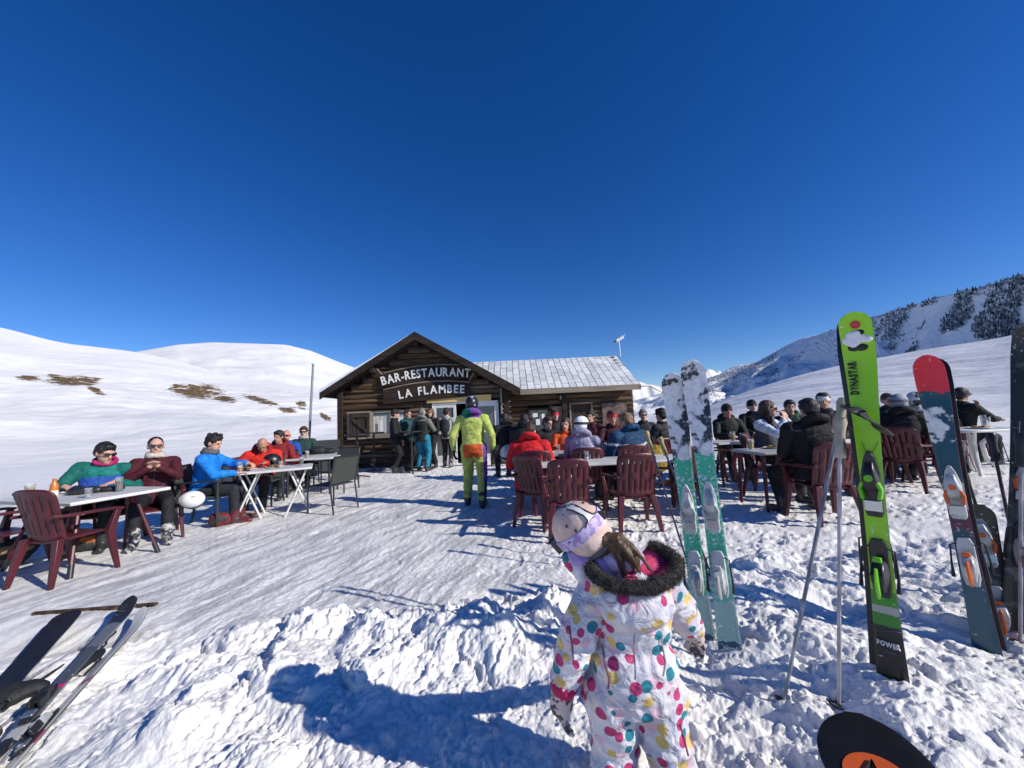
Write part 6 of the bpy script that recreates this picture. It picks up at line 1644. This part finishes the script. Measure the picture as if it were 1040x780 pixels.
# ------------------------------------------------------------------ the child
def dot_mat():
    m = bpy.data.materials.new('dotted_snowsuit'); m.use_nodes = True
    nt = m.node_tree; n = nt.nodes; L = nt.links; b = n['Principled BSDF']; b.inputs['Roughness'].default_value = .6; b.inputs['Specular IOR Level'].default_value = .3
    tc = n.new('ShaderNodeTexCoord')
    def layer(scale, off, r, cols):
        mp = n.new('ShaderNodeMapping'); mp.inputs['Location'].default_value = off; L.new(tc.outputs['Object'], mp.inputs['Vector'])
        vo = n.new('ShaderNodeTexVoronoi'); vo.inputs['Scale'].default_value = scale; vo.inputs['Randomness'].default_value = .72; L.new(mp.outputs[0], vo.inputs['Vector'])
        sp = n.new('ShaderNodeSeparateColor'); L.new(vo.outputs['Color'], sp.inputs[0])
        rp = n.new('ShaderNodeValToRGB'); rp.color_ramp.interpolation = 'CONSTANT'; e = rp.color_ramp.elements
        e[0].position = 0; e[0].color = (*cols[0], 1); e[1].position = 1/len(cols); e[1].color = (*cols[1], 1)
        for k in range(2, len(cols)): x = e.new(k/len(cols)); x.color = (*cols[k], 1)
        L.new(sp.outputs[0], rp.inputs['Fac'])
        mk = n.new('ShaderNodeValToRGB'); mk.color_ramp.elements[0].position = r; mk.color_ramp.elements[0].color = (1, 1, 1, 1); mk.color_ramp.elements[1].position = r+.02; mk.color_ramp.elements[1].color = (0, 0, 0, 1)
        L.new(vo.outputs['Distance'], mk.inputs['Fac'])
        return mk.outputs['Color'], rp.outputs['Color']
    nz = n.new('ShaderNodeTexNoise'); nz.inputs['Scale'].default_value = 9; L.new(tc.outputs['Object'], nz.inputs['Vector'])
    base = n.new('ShaderNodeValToRGB'); base.color_ramp.elements[0].color = (.58, .56, .62, 1); base.color_ramp.elements[1].color = (.74, .72, .75, 1); base.color_ramp.elements[0].position = .4; base.color_ramp.elements[1].position = .6
    L.new(nz.outputs['Fac'], base.inputs['Fac']); out = base.outputs['Color']
    PINK, TL, YL, PP, GRY = (.52, .05, .17), (.025, .22, .29), (.70, .52, .17), (.74, .50, .58), (.60, .60, .68)
    for args in ((19, (.3, .1, .7), .38, [PP, GRY, (.8, .68, .62)]), (19.5, (3.1, 1.7, .2), .385, [TL, PINK, YL, TL, YL, PINK]), ):
        mk, cl = layer(*args); mx = n.new('ShaderNodeMix'); mx.data_type = 'RGBA'; L.new(mk, mx.inputs[0]); L.new(out, mx.inputs[6]); L.new(cl, mx.inputs[7]); out = mx.outputs[2]
    gr = n.new('ShaderNodeTexNoise'); gr.inputs['Scale'].default_value = 5; gr.inputs['Detail'].default_value = 5; L.new(tc.outputs['Object'], gr.inputs['Vector'])
    gm_ = n.new('ShaderNodeValToRGB'); gm_.color_ramp.elements[0].color = (.80, .79, .82, 1); gm_.color_ramp.elements[1].color = (1, 1, 1, 1); gm_.color_ramp.elements[0].position = .35; gm_.color_ramp.elements[1].position = .55; L.new(gr.outputs['Fac'], gm_.inputs['Fac'])
    mx = n.new('ShaderNodeMix'); mx.data_type = 'RGBA'; mx.blend_type = 'MULTIPLY'; mx.inputs[0].default_value = 1; L.new(out, mx.inputs[6]); L.new(gm_.outputs['Color'], mx.inputs[7]); out = mx.outputs[2]
    L.new(out, b.inputs['Base Color'])
    n1 = n.new('ShaderNodeTexNoise'); n1.inputs['Scale'].default_value = 22; n1.inputs['Detail'].default_value = 4; n1.inputs['Distortion'].default_value = .8; L.new(tc.outputs['Object'], n1.inputs['Vector'])
    bp = n.new('ShaderNodeBump'); bp.inputs['Strength'].default_value = .7; bp.inputs['Distance'].default_value = .03; L.new(n1.outputs['Fac'], bp.inputs['Height']); L.new(bp.outputs['Normal'], b.inputs['Normal'])
    return m
M_DOT = dot_mat()
def child():
    Y = 1.42
    zf = g1(.45, 1.42)
    px0, z0 = 647, None
    O = V((xat(645, Y, .5), Y, -.085))
    root = thing('person', 'child in white snowsuit with coloured dots and peach ski helmet walking away from the camera', 'person', O)
    def L(px, py, dy=0.):
        "point at the depth of the child, in its own frame"
        return at(px, py, Y+dy) - O
    D, PK, GLV, BT, SK = range(5)
    M_PKC = cloth((.42, .015, .10)); M_GLV = mat('printed_glove', (.06, .06, .07), .7, .3, 42, col2=(.62, .50, .46), mix=(.47, .52)); 
    mats = [M_DOT, M_PKC, M_GLV, M_BOOT, _sk['light']]
    m = MB()
    # torso: stacked sections read off at the child's depth
    def ring(px0, px1, py, ry, dy=0., sag=0., e=.85):
        a, b_ = L(px0, py, dy), L(px1, py-sag, dy); c = (a+b_)/2; x = (b_-a)/2
        return [c + x*math.copysign(abs(math.cos(t))**e, math.cos(t)) + V((0, ry, 0))*math.copysign(abs(math.sin(t))**e, math.sin(t)) for t in [2*PI*k/24 for k in range(24)]]
    m.loft([ring(606, 684, 712, .10, 0), ring(603, 686, 700, .115), ring(602, 684, 680, .122), ring(601, 684, 666, .125), ring(604, 680, 656, .115), ring(610, 674, 648, .098, .005), ring(606, 678, 638, .112, .005), ring(605, 679, 622, .115), ring(603, 680, 602, .115), ring(608, 677, 586, .10), ring(622, 668, 574, .07), ring(632, 658, 565, .05)], D)
    # legs
    for (hp, kn, an, r) in (((620, 702), (624, 755), (622, 802), (.098, .076, .074)), ((667, 702), (676, 752), (690, 800), (.094, .074, .072))):
        a, k_, f = L(*hp), L(*kn, .03 if hp[0] < 640 else -.02), L(*an, -.02)
        m.cap(a, r[0], k_, r[1], D, 14); m.cap(k_, r[1]*1.02, f, r[2], D, 14)
        m.torus(k_+V((0, 0, -.002)), r[1]*.97, .012, D, n=18, k=7); m.torus(f+V((0, 0, .03)), r[2]*.93, .014, D, n=18, k=7)
        m.cap(f+V((0, -.05, -.045)), .045, f+V((0, .09, -.05)), .042, BT, 12)
    # left arm hanging, right arm reaching to the skis
    s1 = L(609, 598); e1 = L(588, 640, -.03); w1_ = L(574, 690, .0)
    m.cap(s1, .074, e1, .062, D, 14); m.cap(e1, .063, w1_, .050, D, 14); m.torus(e1, .054, .013, D, n=16, k=7, rot=(w1_-s1).to_track_quat('Z', 'Y').to_matrix())
    s2 = L(671, 596); e2 = L(690, 617, .07); w2_ = L(701, 637, .19)
    m.cap(s2, .07, e2, .058, D, 14); m.cap(e2, .058, w2_, .047, D, 14)
    cuff = (w1_-e1).normalized()
    m.cap(w1_-cuff*.002, .051, w1_+cuff*.012, .051, PK, 14)
    def mitt(wr, d, nrm, side):
        hand(m, wr, d, nrm, side, GLV, 1.08, .5)
        m.cap(wr, .040, wr+V(d).normalized()*.06, .042, GLV, 12)
    mitt(w1_+cuff*.03, V((-.15, .12, -1)), (1, .3, 0), -1)
    d2 = (w2_-e2).normalized(); mitt(w2_+d2*.02, d2+V((0, 0, -.1)), (-.3, .2, -1), 1)
    # neck, head
    nk = L(645, 578, .02); HC = L(600, 548, .05)
    HC = L(593, 544, .04)
    m.cap(nk, .055, HC+V((.03, 0, -.05)), .05, PK, 12)
    HM = Matrix.Rotation(-.66, 3, 'Y') @ Matrix.Rotation(.55, 3, 'Z') @ Matrix.Rotation(-.05, 3, 'X'); T = Matrix.Translation(HC) @ HM.to_4x4(); kk = .88
    m.ell((0, -.004, .02), (.072, .09, .092), SK, T); m.ell((0, .02, -.045), (.056, .064, .06), SK, T); m.cap((0, .082, .005), .009, (0, .094, -.022), .013, SK, 8, T)
    for s in (-1, 1): m.ell((s*.073, -.008, -.01), (.011, .02, .028), SK, T)
    fuse(m, .007, mats, 'body', root, None, .011, 15, 4, (0,))
    body = [c for c in bpy.data.objects if c.parent == root and c.name.startswith('body')][0]
    bvb = BVHTree.FromPolygons([v.co for v in body.data.vertices], [tuple(p_.vertices) for p_ in body.data.polygons])
    campos = V((0, 0, CH)) - O
    M_SEAM = mat('seam_piping', (.22, .07, .12), .7, .2, 30); M_SEAM2 = mat('grey_seam', (.30, .29, .33), .7, .2, 30)
    for sm, ww, pl in ((M_SEAM2, .0022, ((644, 612), (645, 630), (644, 650), (645, 672), (646, 694))), (M_SEAM, .003, ((612, 655), (614, 672), (619, 690), (617, 702))), (M_SEAM, .003, ((578, 636), (581, 655), (583, 676))), (M_SEAM2, .003, ((672, 655), (676, 672), (673, 690))),
                       (M_SEAM, .0035, ((690, 735), (695, 752), (700, 772))), (M_SEAM2, .0022, ((605, 600), (612, 618), (610, 638))), (M_SEAM2, .0022, ((677, 602), (672, 620), (674, 640)))):
        pts = []
        for k in range(len(pl)-1):
            for q_ in range(5):
                f_ = q_/5; a_ = ray(pl[k][0]*(1-f_)+pl[k+1][0]*f_, pl[k][1]*(1-f_)+pl[k+1][1]*f_).normalized()
                hit = bvb.ray_cast(campos, a_)
                if hit[0] is not None: pts.append(hit[0]+hit[1]*.0005)
        if len(pts) > 3:
            sq_ = MB(); sq_.tube(pts, ww, 6); sq_.build('seam', sm, body)
    # white balaclava-like jacket collar round the jaw and lilac neck warmer
    q = MB(); q.torus(HC+V((.03, -.005, -.075)), (.076, .08), .030, 0, rot=Matrix.Rotation(.25, 3, 'Y'), n=22, k=10); fuse(q, .009, [cloth((.36, .25, .50))], 'neck_warmer', root, None, .006, 26, 3)
    # hood: bag on the back with a fur rim
    hc = L(644, 600, -.085)
    q = MB(); q.ell(hc+V((0, -.0, -.04)), (.130, .085, .085)); q.ell(hc+V((-.09, .07, -.01)), (.07, .075, .075)); q.ell(hc+V((.1, .07, -.01)), (.065, .075, .06)); q.cap(hc+V((-.12, .10, .02)), .045, L(581, 568, .03), .040)
    hood = fuse(q, .008, [M_DOT], 'hood', root, None, .007, 18, 4)
    q = MB(); rc = L(644, 574, -.07)
    RM = Matrix.Rotation(.42, 3, 'X') @ Matrix.Rotation(-.05, 3, 'Y')
    q.torus(rc, (.142, .092), .022, 0, rot=RM, n=40, k=12, a0=PI*.93, a1=PI*2.32)
    fur = fuse(q, .006, [mat('dark_fur', (.05, .046, .043), .95, .5, 60, .9, 160)], 'fur_trim', hood, None, .004, 60, 1)
    # hairs of the trim
    rng = np.random.RandomState(5); hb = MB()
    for p in list(fur.data.vertices):
        for r_ in range(2):
            if rng.rand() < .75:
                nv_ = (p.normal + V(rng.uniform(-.6, .6, 3)) + V((0, 0, -.2))).normalized(); l_ = rng.uniform(.006, .015); t_ = nv_.orthogonal().normalized()*.0009
                c0 = p.co; hb.add([c0-t_, c0+t_, c0+nv_*l_], [(0, 1, 2)])
    hb.build('fur_hair', [fur.data.materials[0]], hood, smooth=0)
    # pink fleece inside the hood
    q = MB(); q.ell(L(653, 574, -.01), (.105, .07, .04)); q.cap(L(664, 563, .0), .035, L(676, 575, -.02), .032); fuse(q, .008, [cloth((.62, .06, .17))], 'hood_lining', hood, None, .006, 22, 3)
    q = MB(); q.ell(L(630, 566, -.02), (.085, .07, .045)); fuse(q, .008, [cloth((.50, .40, .62))], 'collar', root, None, .006, 30, 3)
    # helmet
    sh = mat('peach_shell', (.62, .44, .37), .55, .14, 26, .12, 90, spec=.3, col2=(.74, .58, .52), mix=(.45, .6))
    st = mat('lilac_strap', (.34, .24, .48), .7, .2, 40, col2=(.55, .46, .70), mix=(.47, .53))
    h_ = helmet(root, T, sh, (st, M_LENS), kk)
    PRH = [(-.055, .100), (-.02, .108), (.02, .114), (.065, .111), (.105, .092), (.135, .060), (.148, .025)]
    def hs(z, t, o=.002):
        r = float(np.interp(z, [q_[0] for q_ in PRH], [q_[1] for q_ in PRH]))+o
        return T @ V((r*.92*math.cos(t)*kk, (-.012+r*1.14*math.sin(t))*kk, z*kk))
    trim = mat('white_trim', (.74, .74, .72), .5, .1, 20)
    q = MB(); q.loft([[hs(z, -1.57-w_), hs(z, -1.57+w_), hs(z, -1.57+w_, .006), hs(z, -1.57-w_, .006)] for z, w_ in ((.145, .5), (.135, .28), (.115, .2), (.09, .17), (.07, .22), (.058, .33), (.05, .3))]); q.build('helmet_trim', trim, h_, smooth=60)
    for s_ in (-1, 1):
        q = MB(); q.tube([hs(z, -1.57+s_*w_, .005) for z, w_ in ((.14, .36), (.125, .2), (.09, .13), (.07, .17), (.056, .42))], .0035, 6); q.build('helmet_groove', M_BLACKM, h_)
    for z, t_ in ((.07, -2.3), (.10, -2.5), (.05, -2.75), (.085, -.7), (.045, -.4), (.11, -.9)):
        q = MB(); q.ell(hs(z, t_, .0), (.006, .006, .006)); q.build('helmet_stud', M_BLACKM, h_)
    q = MB(); q.box(hs(.037, -1.1, .004), (.03, .012, .03)); q.build('strap_clip', M_BLACKM, h_, bevel=.003)
    edge = MB(); edge.tube([T @ V((r_*.92*math.cos(t)*kk*1.01, (-.012+r_*1.14*math.sin(t))*kk*1.01, z_*kk)) for t, r_, z_ in [(-PI+PI*k/16, .101, -.053) for k in range(17)]], .008, 8); edge.build('helmet_rim', mat('grey_rim', (.10, .09, .10), .5), h_)
    pad = MB(); pad.ell(T @ V((-.088, .01, -.06)), (.03, .05, .05)); pad.ell(T @ V((.082, .0, -.06)), (.03, .05, .045)); fuse(pad, .008, [cloth((.62, .60, .66))], 'ear_pad', h_, None, .003, 30, 2)
    hr = MB(); hr.ell(T @ V((.0, -.055, -.06)), (.072, .05, .05)); fuse(hr, .007, [_hm['ltbrown']], 'hair', root, None, .006, 60, 1)
    # pony tail
    q = MB(); base = T @ V((.0, -.10, -.035)); pts = [base, base+V((.035, -.02, .005)), base+V((.065, -.03, -.03)), base+V((.085, -.025, -.07)), base+V((.10, -.015, -.10))]
    q.tube(pts, (.022, .03, .030, .022, .008), 12); q.ell(base, (.03, .03, .03))
    rngp = np.random.RandomState(2)
    for k in range(14):
        o_ = V(rngp.uniform(-.022, .022, 3)); q.tube([p+o_*(1+.4*i) for i, p in enumerate(pts)], (.007, .009, .009, .006, .003), 6)
    fuse(q, .0055, [_hm['ltbrown']], 'hair', root, None, .004, 60, 1)
child()
